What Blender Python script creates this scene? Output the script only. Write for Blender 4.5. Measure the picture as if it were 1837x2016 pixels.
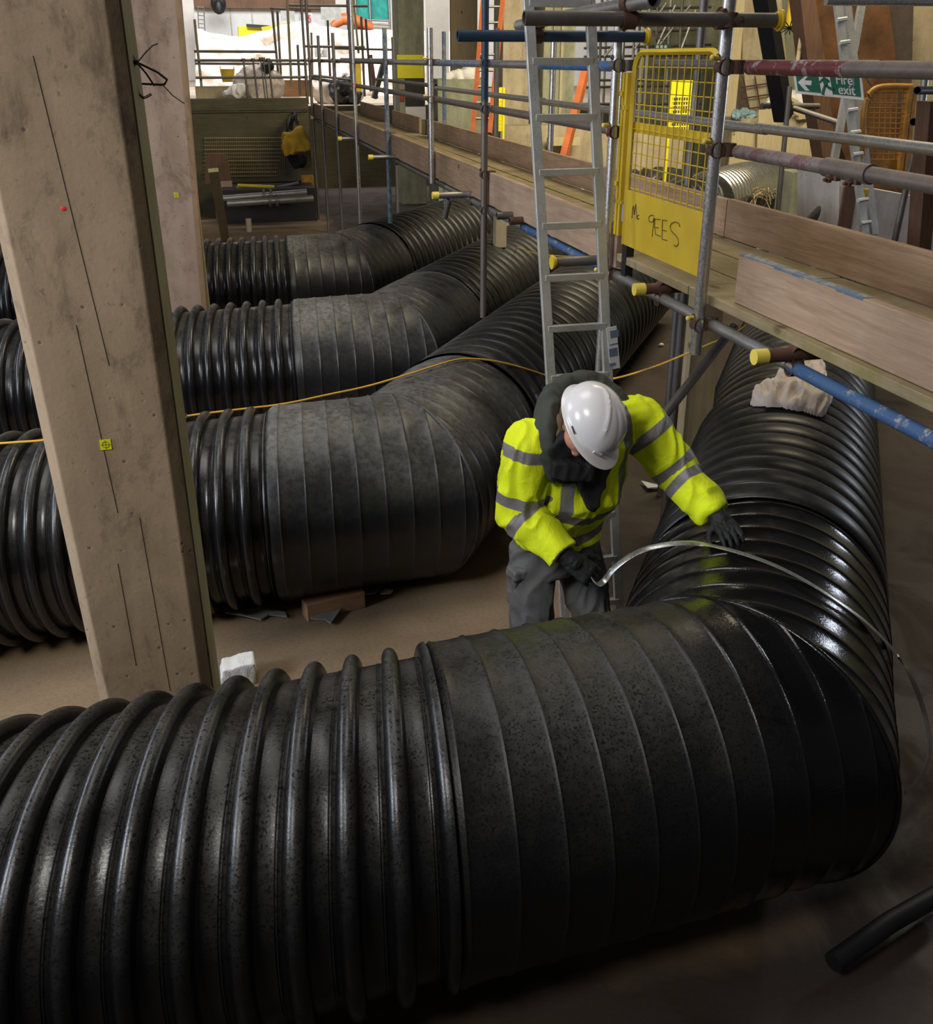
import bpy, bmesh, math, random
from mathutils import Vector, Matrix, noise as mnoise
random.seed(7)
PI = math.pi
V = Vector
scene = bpy.context.scene
for o in list(bpy.data.objects): bpy.data.objects.remove(o)
col = scene.collection

# ------------------------------------------------------------ camera, world, lights
FPX, CX, CY, CAMH = 1960.0, 918.5, 1008.0, 2.72
YAW, PITCH = math.radians(13.8), math.radians(24.5)
CF = V((math.sin(YAW)*math.cos(PITCH), math.cos(YAW)*math.cos(PITCH), -math.sin(PITCH)))
CR = V((math.cos(YAW), -math.sin(YAW), 0)); CU = CR.cross(CF)
CAM = V((0, 0, CAMH))
cd = bpy.data.cameras.new('camera'); cam = bpy.data.objects.new('camera', cd); col.objects.link(cam)
cd.sensor_fit = 'HORIZONTAL'; cd.sensor_width = 36; cd.lens = FPX/1837*36
cd.clip_start = .05; cd.clip_end = 300
cam.matrix_world = Matrix(((CR.x, CU.x, -CF.x, 0), (CR.y, CU.y, -CF.y, 0), (CR.z, CU.z, -CF.z, CAMH), (0, 0, 0, 1)))
scene.camera = cam
scene.view_settings.view_transform = 'Standard'; scene.view_settings.look = 'None'
scene.view_settings.gamma = 1; scene.view_settings.use_curve_mapping = False
scene.view_settings.exposure = 0.15
w = bpy.data.worlds.new('world'); scene.world = w; w.use_nodes = True
w.node_tree.nodes['Background'].inputs[0].default_value = (.80, .80, .86, 1)
w.node_tree.nodes['Background'].inputs[1].default_value = .05
def area(name, loc, target, sx, sy, power, color):
    l = bpy.data.lights.new(name, 'AREA'); l.shape = 'RECTANGLE'; l.size = sx; l.size_y = sy; l.energy = power; l.color = color
    o = bpy.data.objects.new(name, l); col.objects.link(o); o.location = loc
    o.rotation_euler = (V(target)-V(loc)).to_track_quat('-Z', 'Y').to_euler(); return o
area('window_light_left', (-6.0, 6.2, 3.7), (.6, 6.4, .6), 10.0, 1.1, 300, (.80, .87, 1))
area('window_light_low_left', (-5.2, 2.4, 2.9), (.3, 4.2, .6), 1.3, 1.3, 130, (.76, .85, 1))
hl = area('high_light_behind', (-3.0, -.2, 5.4), (-.1, 3.9, 1.0), 1.6, 1.2, 36, (1, .96, .90)); hl.data.spread = math.radians(75)
area('roof_opening_light', (-.6, 4.4, 7.2), (.2, 4.2, 0), 2.6, 3.2, 125, (1, .97, .93))
area('walkway_lamp', (4.6, 7.4, 6.6), (5.6, 10.5, .8), 2.5, 2.0, 330, (1, .86, .58))
area('right_bay_fill', (7.5, 11.0, 6.8), (8.5, 17.0, 1.5), 4.0, 3.0, 560, (1, .88, .62))  # warm fill added to brighten the right background, no lamp seen there
area('daylight_far', (2.0, 24.5, 10.5), (1.5, 36.0, 3.0), 12.0, 5.0, 2700, (1, .98, .96))
area('side_window_right', (7.2, 5.3, 2.5), (1.8, 2.4, .95), .6, .35, 22, (.80, .86, 1))

# ------------------------------------------------------------ placing helpers
def ray(x, y): return CF + CR*((x-CX)/FPX) + CU*((CY-y)/FPX)
def onY(x, y, Y): d = ray(x, y); return CAM + d*(Y/d.y)
def onX(x, y, X): d = ray(x, y); return CAM + d*(X/d.x)
def onZ(x, y, Z): d = ray(x, y); return CAM + d*((Z-CAMH)/d.z)

# ------------------------------------------------------------ tagging
def tag(o, label=None, cat=None, group=None, kind=None):
    if label: o['label'] = label
    if cat: o['category'] = cat
    if group: o['group'] = group
    if kind: o['kind'] = kind
    return o
def empty(name, loc, label=None, cat=None, group=None):
    o = bpy.data.objects.new(name, None); col.objects.link(o); o.location = loc; o.empty_display_size = .1
    return tag(o, label, cat, group)

# ------------------------------------------------------------ mesh builder
def frame(d):
    d = d.normalized(); a = V((0, 0, 1)) if abs(d.z) < .95 else V((1, 0, 0))
    s = d.cross(a).normalized(); return s, s.cross(d).normalized()
class MB:
    def __init__(s): s.v = []; s.f = []
    def add(s, vs, fs):
        n = len(s.v); s.v += [V(p) for p in vs]; s.f += [tuple(i+n for i in f) for f in fs]; return s
    def box(s, c, d, m=None):
        c = V(c); h = V(d)/2; pts = []
        for x in (-1, 1):
            for y in (-1, 1):
                for z in (-1, 1):
                    p = V((x*h.x, y*h.y, z*h.z)); pts.append(c + (m @ p if m else p))
        return s.add(pts, [(0,1,3,2),(4,6,7,5),(0,4,5,1),(2,3,7,6),(0,2,6,4),(1,5,7,3)])
    def bb(s, a, b):
        a = V(a); b = V(b); return s.box((a+b)/2, (abs(b.x-a.x), abs(b.y-a.y), abs(b.z-a.z)))
    def bar(s, p, q, w, h, up=None):
        p = V(p); q = V(q); d = (q-p); a, b = frame(d)
        if up is not None: a = d.cross(V(up)).normalized(); b = a.cross(d).normalized()
        pts = [x + a*i*w/2 + b*j*h/2 for x in (p, q) for i, j in ((-1,-1),(1,-1),(1,1),(-1,1))]
        return s.add(pts, [(3,2,1,0),(4,5,6,7),(0,1,5,4),(1,2,6,5),(2,3,7,6),(3,0,4,7)])
    def tube(s, p, q, r, n=14, hollow=0, r2=None):
        p = V(p); q = V(q); a, b = frame(q-p); r2 = r if r2 is None else r2
        cs = [(math.cos(2*PI*i/n), math.sin(2*PI*i/n)) for i in range(n)]
        pts = [x + a*c*rr + b*t*rr for x, rr in ((p, r), (q, r2)) for c, t in cs]
        fs = [(i, (i+1)%n, n+(i+1)%n, n+i) for i in range(n)]
        if hollow:
            pts += [x + a*c*(rr-hollow) + b*t*(rr-hollow) for x, rr in ((p, r), (q, r2)) for c, t in cs]
            for i in range(n):
                j = (i+1)%n
                fs += [(2*n+j, 2*n+i, 3*n+i, 3*n+j), (j, i, 2*n+i, 2*n+j), (n+i, n+j, 3*n+j, 3*n+i)]
        else: fs += [tuple(range(n))[::-1], tuple(range(n, 2*n))]
        return s.add(pts, fs)
    def sweep(s, pts, r, n=8, closed=False, flat=None, nrm=None):
        pts = [V(p) for p in pts]; m = len(pts); vs = []
        for i, p in enumerate(pts):
            d = (pts[min(i+1, m-1)] - pts[max(i-1, 0)]) if not closed else (pts[(i+1)%m]-pts[i-1])
            a, b = frame(d)
            if nrm: b = V(nrm[i]).normalized(); a = d.cross(b).normalized(); b = a.cross(d).normalized()
            rr = r[i] if isinstance(r, (list, tuple)) else r
            for k in range(n):
                t = 2*PI*k/n
                if flat: vs.append(p + a*math.copysign(min(1, abs(math.cos(t))*1.4), math.cos(t))*flat[0] + b*math.sin(t)*flat[1])
                else: vs.append(p + a*math.cos(t)*rr + b*math.sin(t)*rr)
        fs = []
        for i in range(m if closed else m-1):
            for k in range(n):
                j = (i+1)%m; fs.append((i*n+k, i*n+(k+1)%n, j*n+(k+1)%n, j*n+k))
        if not closed: fs += [tuple(range(n))[::-1], tuple(range((m-1)*n, m*n))]
        return s.add(vs, fs)
    def prism(s, poly, d):
        n = len(poly); poly = [V(p) for p in poly]; d = V(d)
        return s.add(poly + [p+d for p in poly], [tuple(range(n))[::-1], tuple(range(n, 2*n))] + [(i, (i+1)%n, n+(i+1)%n, n+i) for i in range(n)])
    def ball(s, c, r, nu=12, nv=8, m=None):
        c = V(c); r = V(r) if not isinstance(r, (int, float)) else V((r, r, r)); vs = []; fs = []
        for j in range(1, nv):
            for i in range(nu):
                a = PI*j/nv; t = 2*PI*i/nu; p = V((r.x*math.sin(a)*math.cos(t), r.y*math.sin(a)*math.sin(t), r.z*math.cos(a)))
                vs.append(c + (m @ p if m else p))
        top = V((0, 0, r.z)); bot = V((0, 0, -r.z)); vs += [c + (m @ top if m else top), c + (m @ bot if m else bot)]
        for j in range(nv-2):
            for i in range(nu): fs.append((j*nu+i, (j+1)*nu+i, (j+1)*nu+(i+1)%nu, j*nu+(i+1)%nu))
        T = (nv-1)*nu
        for i in range(nu): fs += [(T, i, (i+1)%nu), (T+1, (nv-2)*nu+(i+1)%nu, (nv-2)*nu+i)]
        return s.add(vs, fs)
    def build(s, name, mat, parent=None, smooth=None, bevel=0, loc=None):
        me = bpy.data.meshes.new(name); me.from_pydata([tuple(p) for p in s.v], [], s.f); me.update()
        bm = bmesh.new(); bm.from_mesh(me); bmesh.ops.recalc_face_normals(bm, faces=bm.faces)
        if smooth:
            lim = math.radians(smooth)
            for f in bm.faces: f.smooth = True
            for e in bm.edges:
                if len(e.link_faces) == 2 and e.calc_face_angle(0) > lim: e.smooth = False
        bm.to_mesh(me); bm.free()
        o = bpy.data.objects.new(name, me); col.objects.link(o)
        if mat: me.materials.append(mat)
        if loc is not None:
            me.transform(Matrix.Translation(-V(loc))); o.location = loc
        if parent: 
            o.parent = parent
            pl = V(parent.location)
            if loc is None: me.transform(Matrix.Translation(-pl))
            else: o.location = V(loc) - pl
        if bevel:
            b = o.modifiers.new('bevel', 'BEVEL'); b.width = bevel; b.segments = 2; b.limit_method = 'ANGLE'
        return o

# ------------------------------------------------------------ materials
def newmat(name):
    m = bpy.data.materials.new(name); m.use_nodes = True; nt = m.node_tree; return m, nt, nt.nodes['Principled BSDF']
def N(nt, t, **k):
    n = nt.nodes.new(t)
    for a, b in k.items():
        if a in n.bl_rna.properties: setattr(n, a, b)
        else: n.inputs[a.replace('_', ' ')].default_value = b
    return n
def coord(nt, sc=(1, 1, 1), rnd=False, rot=(0, 0, 0)):
    t = N(nt, 'ShaderNodeTexCoord'); mp = N(nt, 'ShaderNodeMapping'); mp.inputs['Scale'].default_value = sc; mp.inputs['Rotation'].default_value = rot
    nt.links.new(t.outputs['Object'], mp.inputs[0])
    if rnd:
        oi = N(nt, 'ShaderNodeObjectInfo'); mu = N(nt, 'ShaderNodeVectorMath', operation='SCALE'); mu.inputs[0].default_value = (37, 91, 53)
        nt.links.new(oi.outputs['Random'], mu.inputs['Scale']); nt.links.new(mu.outputs[0], mp.inputs['Location'])
    return mp.outputs[0]
def noi(nt, vec, scale, detail=4, rough=.55, dist=0):
    n = N(nt, 'ShaderNodeTexNoise'); n.inputs['Scale'].default_value = scale; n.inputs['Detail'].default_value = detail
    n.inputs['Roughness'].default_value = rough; n.inputs['Distortion'].default_value = dist
    nt.links.new(vec, n.inputs['Vector']); return n.outputs['Fac']
def ramp(nt, fac, stops):
    r = N(nt, 'ShaderNodeValToRGB'); e = r.color_ramp.elements
    while len(e) < len(stops): e.new(.5)
    for i, (p, c) in enumerate(stops):
        e[i].position = p; e[i].color = (c, c, c, 1) if isinstance(c, (int, float)) else (*c, 1)
    nt.links.new(fac, r.inputs[0]); return r.outputs[0]
def mix(nt, fac, a, b, mode='MIX'):
    m = N(nt, 'ShaderNodeMix'); m.data_type = 'RGBA'; m.blend_type = mode
    for k, v in ((0, fac), (6, a), (7, b)):
        if isinstance(v, (int, float)): m.inputs[k].default_value = v if k == 0 else (v, v, v, 1)
        elif isinstance(v, tuple): m.inputs[k].default_value = (*v, 1)
        else: nt.links.new(v, m.inputs[k])
    return m.outputs[2]
def bump(nt, b, h, st, dist=.01):
    n = N(nt, 'ShaderNodeBump'); n.inputs['Strength'].default_value = st; n.inputs['Distance'].default_value = dist
    nt.links.new(h, n.inputs['Height']); nt.links.new(n.outputs[0], b.inputs['Normal'])
def plain(name, c, rough=.6, metal=0, var=.25, scale=6, bmp=0):
    m, nt, b = newmat(name); v = coord(nt, rnd=True); f = noi(nt, v, scale, 5)
    lo = tuple(x*(1-var) for x in c); hi = tuple(min(1, x*(1+var)) for x in c)
    nt.links.new(ramp(nt, f, [(.3, lo), (.7, hi)]), b.inputs['Base Color'])
    b.inputs['Roughness'].default_value = rough; b.inputs['Metallic'].default_value = metal
    if bmp: bump(nt, b, noi(nt, v, scale*6, 4), bmp)
    return m
def plastic(name, dust=.5, dcol=(.17, .16, .145), wet=0, rough=.34, base=.010, wetx=None):
    m, nt, b = newmat(name); v = coord(nt)
    n1 = noi(nt, v, 2.6, 7, .62, .4); n2 = noi(nt, v, 34, 5, .7); n3 = noi(nt, v, 120, 2, .5)
    g = N(nt, 'ShaderNodeNewGeometry'); sp = N(nt, 'ShaderNodeSeparateXYZ'); nt.links.new(g.outputs['Normal'], sp.inputs[0])
    up = ramp(nt, sp.outputs['Z'], [(.15, .05), (.60, .50), (.92, 1.0)])          # settled dust lies where a surface faces up
    d1 = ramp(nt, n1, [(.34, .25), (.64, 1.0)])
    d2 = ramp(nt, n2, [(.36, .45), (.60, 1.0)])
    d = mix(nt, 1.0, mix(nt, 1.0, d1, d2, 'MULTIPLY'), up, 'MULTIPLY')
    d = mix(nt, 1.0, d, float(dust), 'MULTIPLY')
    if wet:
        dr = ramp(nt, n3, [(.56, 1.0), (.62, 0.08)]); d = mix(nt, 1.0, d, dr, 'MULTIPLY')
    if wetx is not None:
        sx = N(nt, 'ShaderNodeSeparateXYZ'); nt.links.new(v, sx.inputs[0]); ad = N(nt, 'ShaderNodeMath', operation='MULTIPLY_ADD'); nt.links.new(n2, ad.inputs[0]); ad.inputs[1].default_value = .5; nt.links.new(sx.outputs['X'], ad.inputs[2])
        mr = N(nt, 'ShaderNodeMapRange'); mr.inputs['From Min'].default_value = wetx; mr.inputs['From Max'].default_value = wetx+.25; nt.links.new(ad.outputs[0], mr.inputs['Value']); wm = mr.outputs[0]
        d = mix(nt, wm, d, 0.015)
    nt.links.new(mix(nt, d, (base, base, base*1.12), dcol), b.inputs['Base Color'])
    r = mix(nt, d, float(rough), .8)
    if wet: r = mix(nt, ramp(nt, n1, [(.35, .5), (.55, 0.0)]), r, .22)
    if wetx is not None: r = mix(nt, wm, r, .17)
    nt.links.new(r, b.inputs['Roughness']); b.inputs['Specular IOR Level'].default_value = .42
    bump(nt, b, mix(nt, .5, n2, n3), .30 if wet else .14, .004)
    return m
def concrete(name, c1, c2, stain=.5, rough=.85):
    m, nt, b = newmat(name); v = coord(nt); vs = coord(nt, (1, 1, .12))
    a = noi(nt, vs, 6, 6, .6); k = noi(nt, v, 3.2, 8, .68, .6); pits = noi(nt, v, 60, 3, .6); st = noi(nt, coord(nt, (1, 1, .55)), 5.0, 10, .74, .4); sp2 = noi(nt, v, 38, 4, .7)
    c = mix(nt, ramp(nt, a, [(.3, 0.0), (.7, 1.0)]), c1, c2)
    c = mix(nt, ramp(nt, k, [(.42, 0.0), (.72, .5)]), c, tuple(x*1.3 for x in c2))
    c = mix(nt, ramp(nt, noi(nt, coord(nt, (1, 1, .25)), 2.2, 6, .6), [(.45, 0.0), (.7, .45)]), c, (c1[0]*.72, c1[1]*.62, c1[2]*.52))
    c = mix(nt, mix(nt, 1.0, ramp(nt, st, [(.52, 0.0), (.66, 1.0)]), float(stain), 'MULTIPLY'), c, (.07, .048, .032))
    c = mix(nt, ramp(nt, sp2, [(.62, 0.0), (.72, .6)]), c, tuple(x*.45 for x in c1))
    pc = N(nt, 'ShaderNodeTexVoronoi'); pc.inputs['Scale'].default_value = 14; nt.links.new(v, pc.inputs['Vector'])
    hole = ramp(nt, pc.outputs['Distance'], [(.05, 1.0), (.085, 0.0)])
    c = mix(nt, mix(nt, 1.0, hole, .7, 'MULTIPLY'), c, (.04, .032, .028))
    nt.links.new(c, b.inputs['Base Color']); b.inputs['Roughness'].default_value = rough
    bump(nt, b, mix(nt, .6, pits, ramp(nt, pc.outputs['Distance'], [(.05, 0.0), (.12, 1.0)])), .35, .006)
    return m
def timber(name, c1, c2, axis='Y', rough=.75, streak=.6, moss=None):
    m, nt, b = newmat(name); sc = {'X': (.5, 9, 9), 'Y': (9, .5, 9), 'Z': (9, 9, .5)}[axis]
    v = coord(nt, sc, rnd=True); p = coord(nt, rnd=True)
    g = noi(nt, v, 5, 6, .65, .8); l = noi(nt, p, 1.7, 5, .6); f = noi(nt, v, 22, 3)
    c = mix(nt, ramp(nt, g, [(.32, 0.0), (.68, 1.0)]), c1, c2)
    c = mix(nt, ramp(nt, l, [(.45, 0.0), (.75, streak)]), c, tuple(x*.45 for x in c1))
    if moss: c = mix(nt, ramp(nt, noi(nt, p, 4.2, 6, .6), [(.48, 0.0), (.62, .75)]), c, moss)
    kn = N(nt, 'ShaderNodeTexVoronoi'); kn.inputs['Scale'].default_value = 2.3; nt.links.new(coord(nt, (1.6, 1, 1.6), rnd=True), kn.inputs['Vector'])
    c = mix(nt, ramp(nt, kn.outputs['Distance'], [(.05, .8), (.10, 0.0)]), c, (.06, .035, .02))
    nt.links.new(c, b.inputs['Base Color']); b.inputs['Roughness'].default_value = rough
    bump(nt, b, mix(nt, .5, g, f), .3, .004)
    return m
def metal(name, c, rough=.42, met=.85, paint=None, chips=.5, scuff=.5):
    m, nt, b = newmat(name); v = coord(nt, rnd=True); vs = coord(nt, (3, 3, 3), rnd=True)
    a = noi(nt, v, 7, 6, .65); f = noi(nt, vs, 30, 4, .7)
    c0 = mix(nt, ramp(nt, a, [(.35, 0.0), (.7, scuff)]), c, tuple(x*.5 for x in c))
    if paint:
        pm = ramp(nt, noi(nt, v, 16, 8, .75), [(chips-.04, 0.0), (chips+.04, 1.0)])
        c0 = mix(nt, pm, paint, c0); nt.links.new(mix(nt, pm, 0.0, met), b.inputs['Metallic'])
    else: b.inputs['Metallic'].default_value = met
    nt.links.new(c0, b.inputs['Base Color'])
    nt.links.new(ramp(nt, f, [(.3, max(.05, rough-.1)), (.7, min(1, rough+.15))]), b.inputs['Roughness'])
    return m
M = {}
M['pipe_near'] = plastic('wet_black_plastic', .50, (.12, .115, .105), wet=1, rough=.28, base=.005)
M['pipe'] = plastic('dusty_black_plastic', .50, (.16, .155, .145), rough=.20, base=.007)
M['elbow'] = plastic('dusty_fitting_plastic', .80, (.24, .23, .21), rough=.28, base=.010)
M['elbow_near'] = plastic('wet_fitting_plastic', .42, (.12, .112, .10), wet=1, rough=.45, base=.005, wetx=-.05)
M['pipe_far'] = plastic('matt_black_plastic', .30, (.13, .128, .12), rough=.34, base=.006)
M['conc'] = concrete('stained_concrete', (.205, .145, .088), (.30, .22, .14), .75)
M['conc2'] = concrete('pale_stained_concrete', (.27, .18, .125), (.38, .28, .21), .6)
M['concg'] = concrete('green_grey_concrete', (.20, .21, .14), (.36, .36, .25), .3)
M['concb'] = concrete('beige_concrete', (.34, .28, .18), (.52, .44, .30), .25)
M['concw'] = concrete('whitewashed_concrete', (.40, .35, .31), (.62, .57, .52), .3)
M['board'] = timber('old_scaffold_board', (.25, .155, .085), (.39, .265, .165))
M['boardpale'] = timber('worn_pink_scaffold_board', (.31, .20, .125), (.45, .32, .215), streak=.6)
M['deck'] = timber('mossy_deck_board', (.25, .19, .10), (.38, .30, .175), moss=(.20, .165, .05))
M['ply'] = timber('plywood_sheet', (.50, .40, .22), (.66, .56, .34), 'Z', streak=.1)
M['plyd'] = timber('brown_plywood', (.10, .05, .03), (.17, .09, .05), 'Z')
M['tan'] = timber('tan_formwork', (.28, .21, .11), (.38, .29, .16), 'Z', streak=.2)
M['timz'] = timber('greenish_timber_post', (.22, .20, .11), (.36, .33, .2), 'Z', streak=.3)
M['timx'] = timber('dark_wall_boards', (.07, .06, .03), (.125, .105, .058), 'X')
M['off'] = timber('timber_offcut', (.34, .17, .09), (.46, .26, .15), 'X')
M['gal'] = metal('galvanised_steel', (.42, .41, .39), .42)
M['gald'] = metal('dull_grey_steel', (.20, .185, .17), .5, .7)
M['galb'] = metal('bright_steel', (.60, .58, .56), .3)
M['rust'] = metal('rusty_steel', (.13, .065, .045), .7, .3)
M['brown'] = metal('brown_weathered_steel', (.21, .17, .145), .5, .65)
M['alu'] = metal('aluminium', (.62, .62, .60), .48, .7)
M['blue'] = metal('chipped_blue_paint', (.42, .40, .38), .48, .5, (.04, .095, .21), .60)
M['bluegrey'] = metal('faded_blue_grey_paint', (.36, .36, .36), .45, .6, (.10, .15, .22), .52)
M['marf'] = metal('faded_maroon_paint', (.26, .22, .20), .5, .5, (.14, .06, .06), .50)
M['navy'] = metal('navy_paint', (.20, .20, .2), .45, .6, (.015, .035, .07), .66)
M['maroon'] = metal('chipped_maroon_paint', (.45, .38, .36), .45, .6, (.10, .018, .02), .58)
M['black'] = plain('black_rubber', (.012, .012, .013), .5)
M['dark'] = plain('dark_cloth', (.009, .009, .010), .85)
M['yel'] = plain('yellow_paint', (.62, .43, .025), .45, 0, .10)
M['yelcap'] = plain('yellow_plastic', (.78, .62, .10), .5, 0, .08)
M['yelbright'] = plain('bright_yellow_board', (.95, .85, .02), .5, 0, .05)
M['org'] = plain('orange_paint', (.40, .18, .02), .5, 0, .3, 14)
M['redo'] = plain('orange_fibreglass', (.60, .16, .05), .45, 0, .2)
M['red'] = plain('red_paint', (.35, .04, .02), .5)
M['white'] = plain('white_sheet', (.85, .82, .78), .8, 0, .05)
M['tarp'] = plain('cream_tarpaulin', (.88, .79, .72), .8, 0, .06, 2)
M['greyp'] = plain('pale_grey_panel', (.55, .56, .57), .7, 0, .06)
M['teal'] = plain('teal_netting', (.02, .30, .26), .7)
M['poly'] = plain('white_block', (.9, .88, .84), .9, 0, .06, 20, .5)
M['cable'] = plain('yellow_cable', (.75, .42, .05), .45, 0, .1)
M['strap'] = metal('steel_band', (.62, .62, .58), .3, .8)
M['duct'] = metal('silver_duct', (.80, .76, .66), .25, .95)
M['bagw'] = plain('woven_white_cloth', (.74, .64, .57), .85, 0, .10, 9, .3)
M['bagy'] = plain('yellow_cloth', (.55, .32, .02), .7, 0, .2)
M['film'] = plain('grey_plastic_film', (.17, .165, .15), .45, 0, .3)
M['green'] = plain('sign_green', (.005, .14, .09), .4, 0, .05)
M['signw'] = plain('sign_white', (.82, .80, .80), .4, 0, .04)
M['greys'] = plain('sign_grey', (.35, .36, .35), .6)
M['ink'] = plain('marker_ink', (.07, .06, .03), .6)
M['inkred'] = plain('red_ink', (.6, .03, .03), .6)
M['lime'] = plain('lime_sticker', (.62, .62, .0), .5, 0, .05)
M['rustp'] = plain('rust_brown_plate', (.115, .05, .018), .8, 0, .5, 3, .3)
M['hiv'] = plain('hi_vis_cloth', (.74, .88, .02), .75, 0, .05, 8)
M['skin'] = plain('skin', (.55, .25, .17), .5, 0, .12, 12)
M['hatw'] = plain('white_helmet_shell', (.72, .70, .70), .22, 0, .03)
M['hood'] = plain('dark_green_cloth', (.045, .052, .042), .8, 0, .2, 9, .2)
M['fleece'] = plain('brown_fleece', (.17, .125, .075), .9, 0, .2)
M['trou'] = plain('grey_work_trousers', (.115, .118, .125), .85, 0, .15, 9, .2)
M['glove'] = plain('black_glove', (.008, .009, .009), .7, 0, .2, 30)
def floormat():
    m, nt, b = newmat('damp_shaded_pit_floor'); v = coord(nt)
    a = noi(nt, v, .9, 7, .6, .5); d = noi(nt, v, 45, 4, .7); wtr = noi(nt, v, 1.3, 5, .6, .8)
    c = mix(nt, ramp(nt, a, [(.3, 0.0), (.7, 1.0)]), (.19, .13, .075), (.29, .205, .12))
    c = mix(nt, ramp(nt, d, [(.45, 0.0), (.8, .5)]), c, (.10, .065, .045))
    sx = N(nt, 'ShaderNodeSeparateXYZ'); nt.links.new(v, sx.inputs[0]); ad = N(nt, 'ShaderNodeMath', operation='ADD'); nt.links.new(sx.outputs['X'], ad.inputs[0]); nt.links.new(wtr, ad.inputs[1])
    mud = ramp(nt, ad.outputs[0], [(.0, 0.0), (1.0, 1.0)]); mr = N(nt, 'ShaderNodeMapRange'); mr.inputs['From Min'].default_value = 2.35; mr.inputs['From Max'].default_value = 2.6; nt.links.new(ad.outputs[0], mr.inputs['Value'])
    yy = N(nt, 'ShaderNodeMath', operation='ADD'); nt.links.new(sx.outputs['Y'], yy.inputs[0]); nt.links.new(wtr, yy.inputs[1]); m2 = N(nt, 'ShaderNodeMapRange'); m2.inputs['From Min'].default_value = 3.0; m2.inputs['From Max'].default_value = 2.6; nt.links.new(yy.outputs[0], m2.inputs['Value'])  # darker front ground: the low light there is put into the colour
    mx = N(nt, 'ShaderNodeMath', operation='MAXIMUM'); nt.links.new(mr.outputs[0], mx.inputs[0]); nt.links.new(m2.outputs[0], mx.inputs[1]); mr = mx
    c = mix(nt, mr.outputs[0], c, mix(nt, d, (.028, .020, .015), (.06, .042, .031)))      # wet mud and grit at right; low light at front and right painted in
    nt.links.new(c, b.inputs['Base Color'])
    nt.links.new(ramp(nt, wtr, [(.42, .9), (.62, .45)]), b.inputs['Roughness'])
    bump(nt, b, mix(nt, .5, d, a), .3, .01); return m
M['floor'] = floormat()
M['upper'] = plain('upper_level_ground', (.42, .36, .28), .9, 0, .2, 3)

# ------------------------------------------------------------ setting
def struct(mb, name, mat, **k): return tag(mb.build(name, mat, **k), kind='structure')
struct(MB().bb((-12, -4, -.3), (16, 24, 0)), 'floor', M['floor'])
FW = 20.6
mb = MB().bb((-8, FW, 0), (1.95, FW+.3, 1.82)); mb.bb((-8, FW-.06, 1.83), (1.95, FW+.3, 2.03))
mb.bb((-8, FW-.04, 1.795), (1.95, FW+.01, 1.825))
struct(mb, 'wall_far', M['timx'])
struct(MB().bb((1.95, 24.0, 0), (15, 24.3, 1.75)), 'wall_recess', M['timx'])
struct(MB().bb((9.9, 23.3, 0), (15, 23.6, 6.5)), 'wall_back_right', M['concg'])
struct(MB().bb((-8, FW+.3, 1.7), (1.95, 46, 2.0)), 'floor_upper', M['upper'])
struct(MB().bb((1.95, 24.3, 1.5), (18, 46, 1.74)), 'floor_upper_right', M['upper'])
struct(MB().bb((15, 4, 0), (15.3, 24, 4.5)), 'wall_right', M['concg'])
struct(MB().bb((-9, 40, 1.7), (24, 40.3, 9)), 'backdrop_outdoor', M['white'])  # added white backdrop, stands in for the blown-out daylight outdoors
struct(MB().bb((-9.3, -4, 0), (-9, 40, 5)), 'wall_left', M['conc'])

# ------------------------------------------------------------ concrete columns
def lineX(p, q, Y):
    a = onY(*p, Y); b = onY(*q, Y); k = (b.x-a.x)/(b.z-a.z); return lambda z: a.x + (z-a.z)*k
def chamfered(name, xl, xr, y0, y1, ch, zs, mat, parent=None):
    rings = []
    for z in zs:
        l, r = xl(z), xr(z)
        rings.append([V((l+ch, y0, z)), V((r-ch, y0, z)), V((r, y0+ch, z)), V((r, y1-ch, z)), V((r-ch, y1, z)), V((l+ch, y1, z)), V((l, y1-ch, z)), V((l, y0+ch, z))])
    mb = MB(); vs = [p for r in rings for p in r]; fs = []
    for i in range(len(rings)-1):
        for k in range(8): fs.append((i*8+k, i*8+(k+1)%8, (i+1)*8+(k+1)%8, (i+1)*8+k))
    fs += [tuple(range(8)), tuple(range((len(rings)-1)*8, len(rings)*8))]
    mb.add(vs, fs); return mb.build(name, mat, parent, bevel=.004)
CY1 = 3.15
xl = lineX((192, 1374), (22, 600), CY1); xr = lineX((414, 1345), (231, 0), CY1)
root = empty('concrete_column', ((xl(0)+xr(0))/2, CY1+.3, 0), 'massive stained brown concrete column rising through the left foreground, nearest of the columns', 'column')
chamfered('shaft', xl, xr, CY1, CY1+.62, .034, (0, 1, 2, 3, 4.2), M['conc'], root)
# hairline board joints on the face and the timber strip on its side
mb = MB()
for p, q in (((65, 110), (215, 720)), ((150, 640), (232, 1010)), ((275, 1020), (335, 1360)), ((232, 1110), (268, 1310))):
    a = onY(*p, CY1-.0005); b = onY(*q, CY1-.0005); mb.bar(a, b, .0022, .0012, (0, 1, 0))
mb.build('board_joint', M['dark'], root)
a = lineX((441, 1335), (262, 0), CY1+.42)
mb = MB(); 
for z0, z1 in ((0, 4.2),): mb.add([V((xr(z0)-.004, CY1+.06, z0)), V((xr(z0)+.006, CY1+.06, z0)), V((xr(z0)+.006, CY1+.58, z0)), V((xr(z0)-.004, CY1+.58, z0)), V((xr(z1)-.004, CY1+.06, z1)), V((xr(z1)+.006, CY1+.06, z1)), V((xr(z1)+.006, CY1+.58, z1)), V((xr(z1)-.004, CY1+.58, z1))], [(0,1,2,3),(4,5,6,7),(0,1,5,4),(1,2,6,5),(2,3,7,6),(3,0,4,7)])
tag(mb.build('side_board', M['timz'], root), 'greenish timber board on the side of the column')
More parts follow.
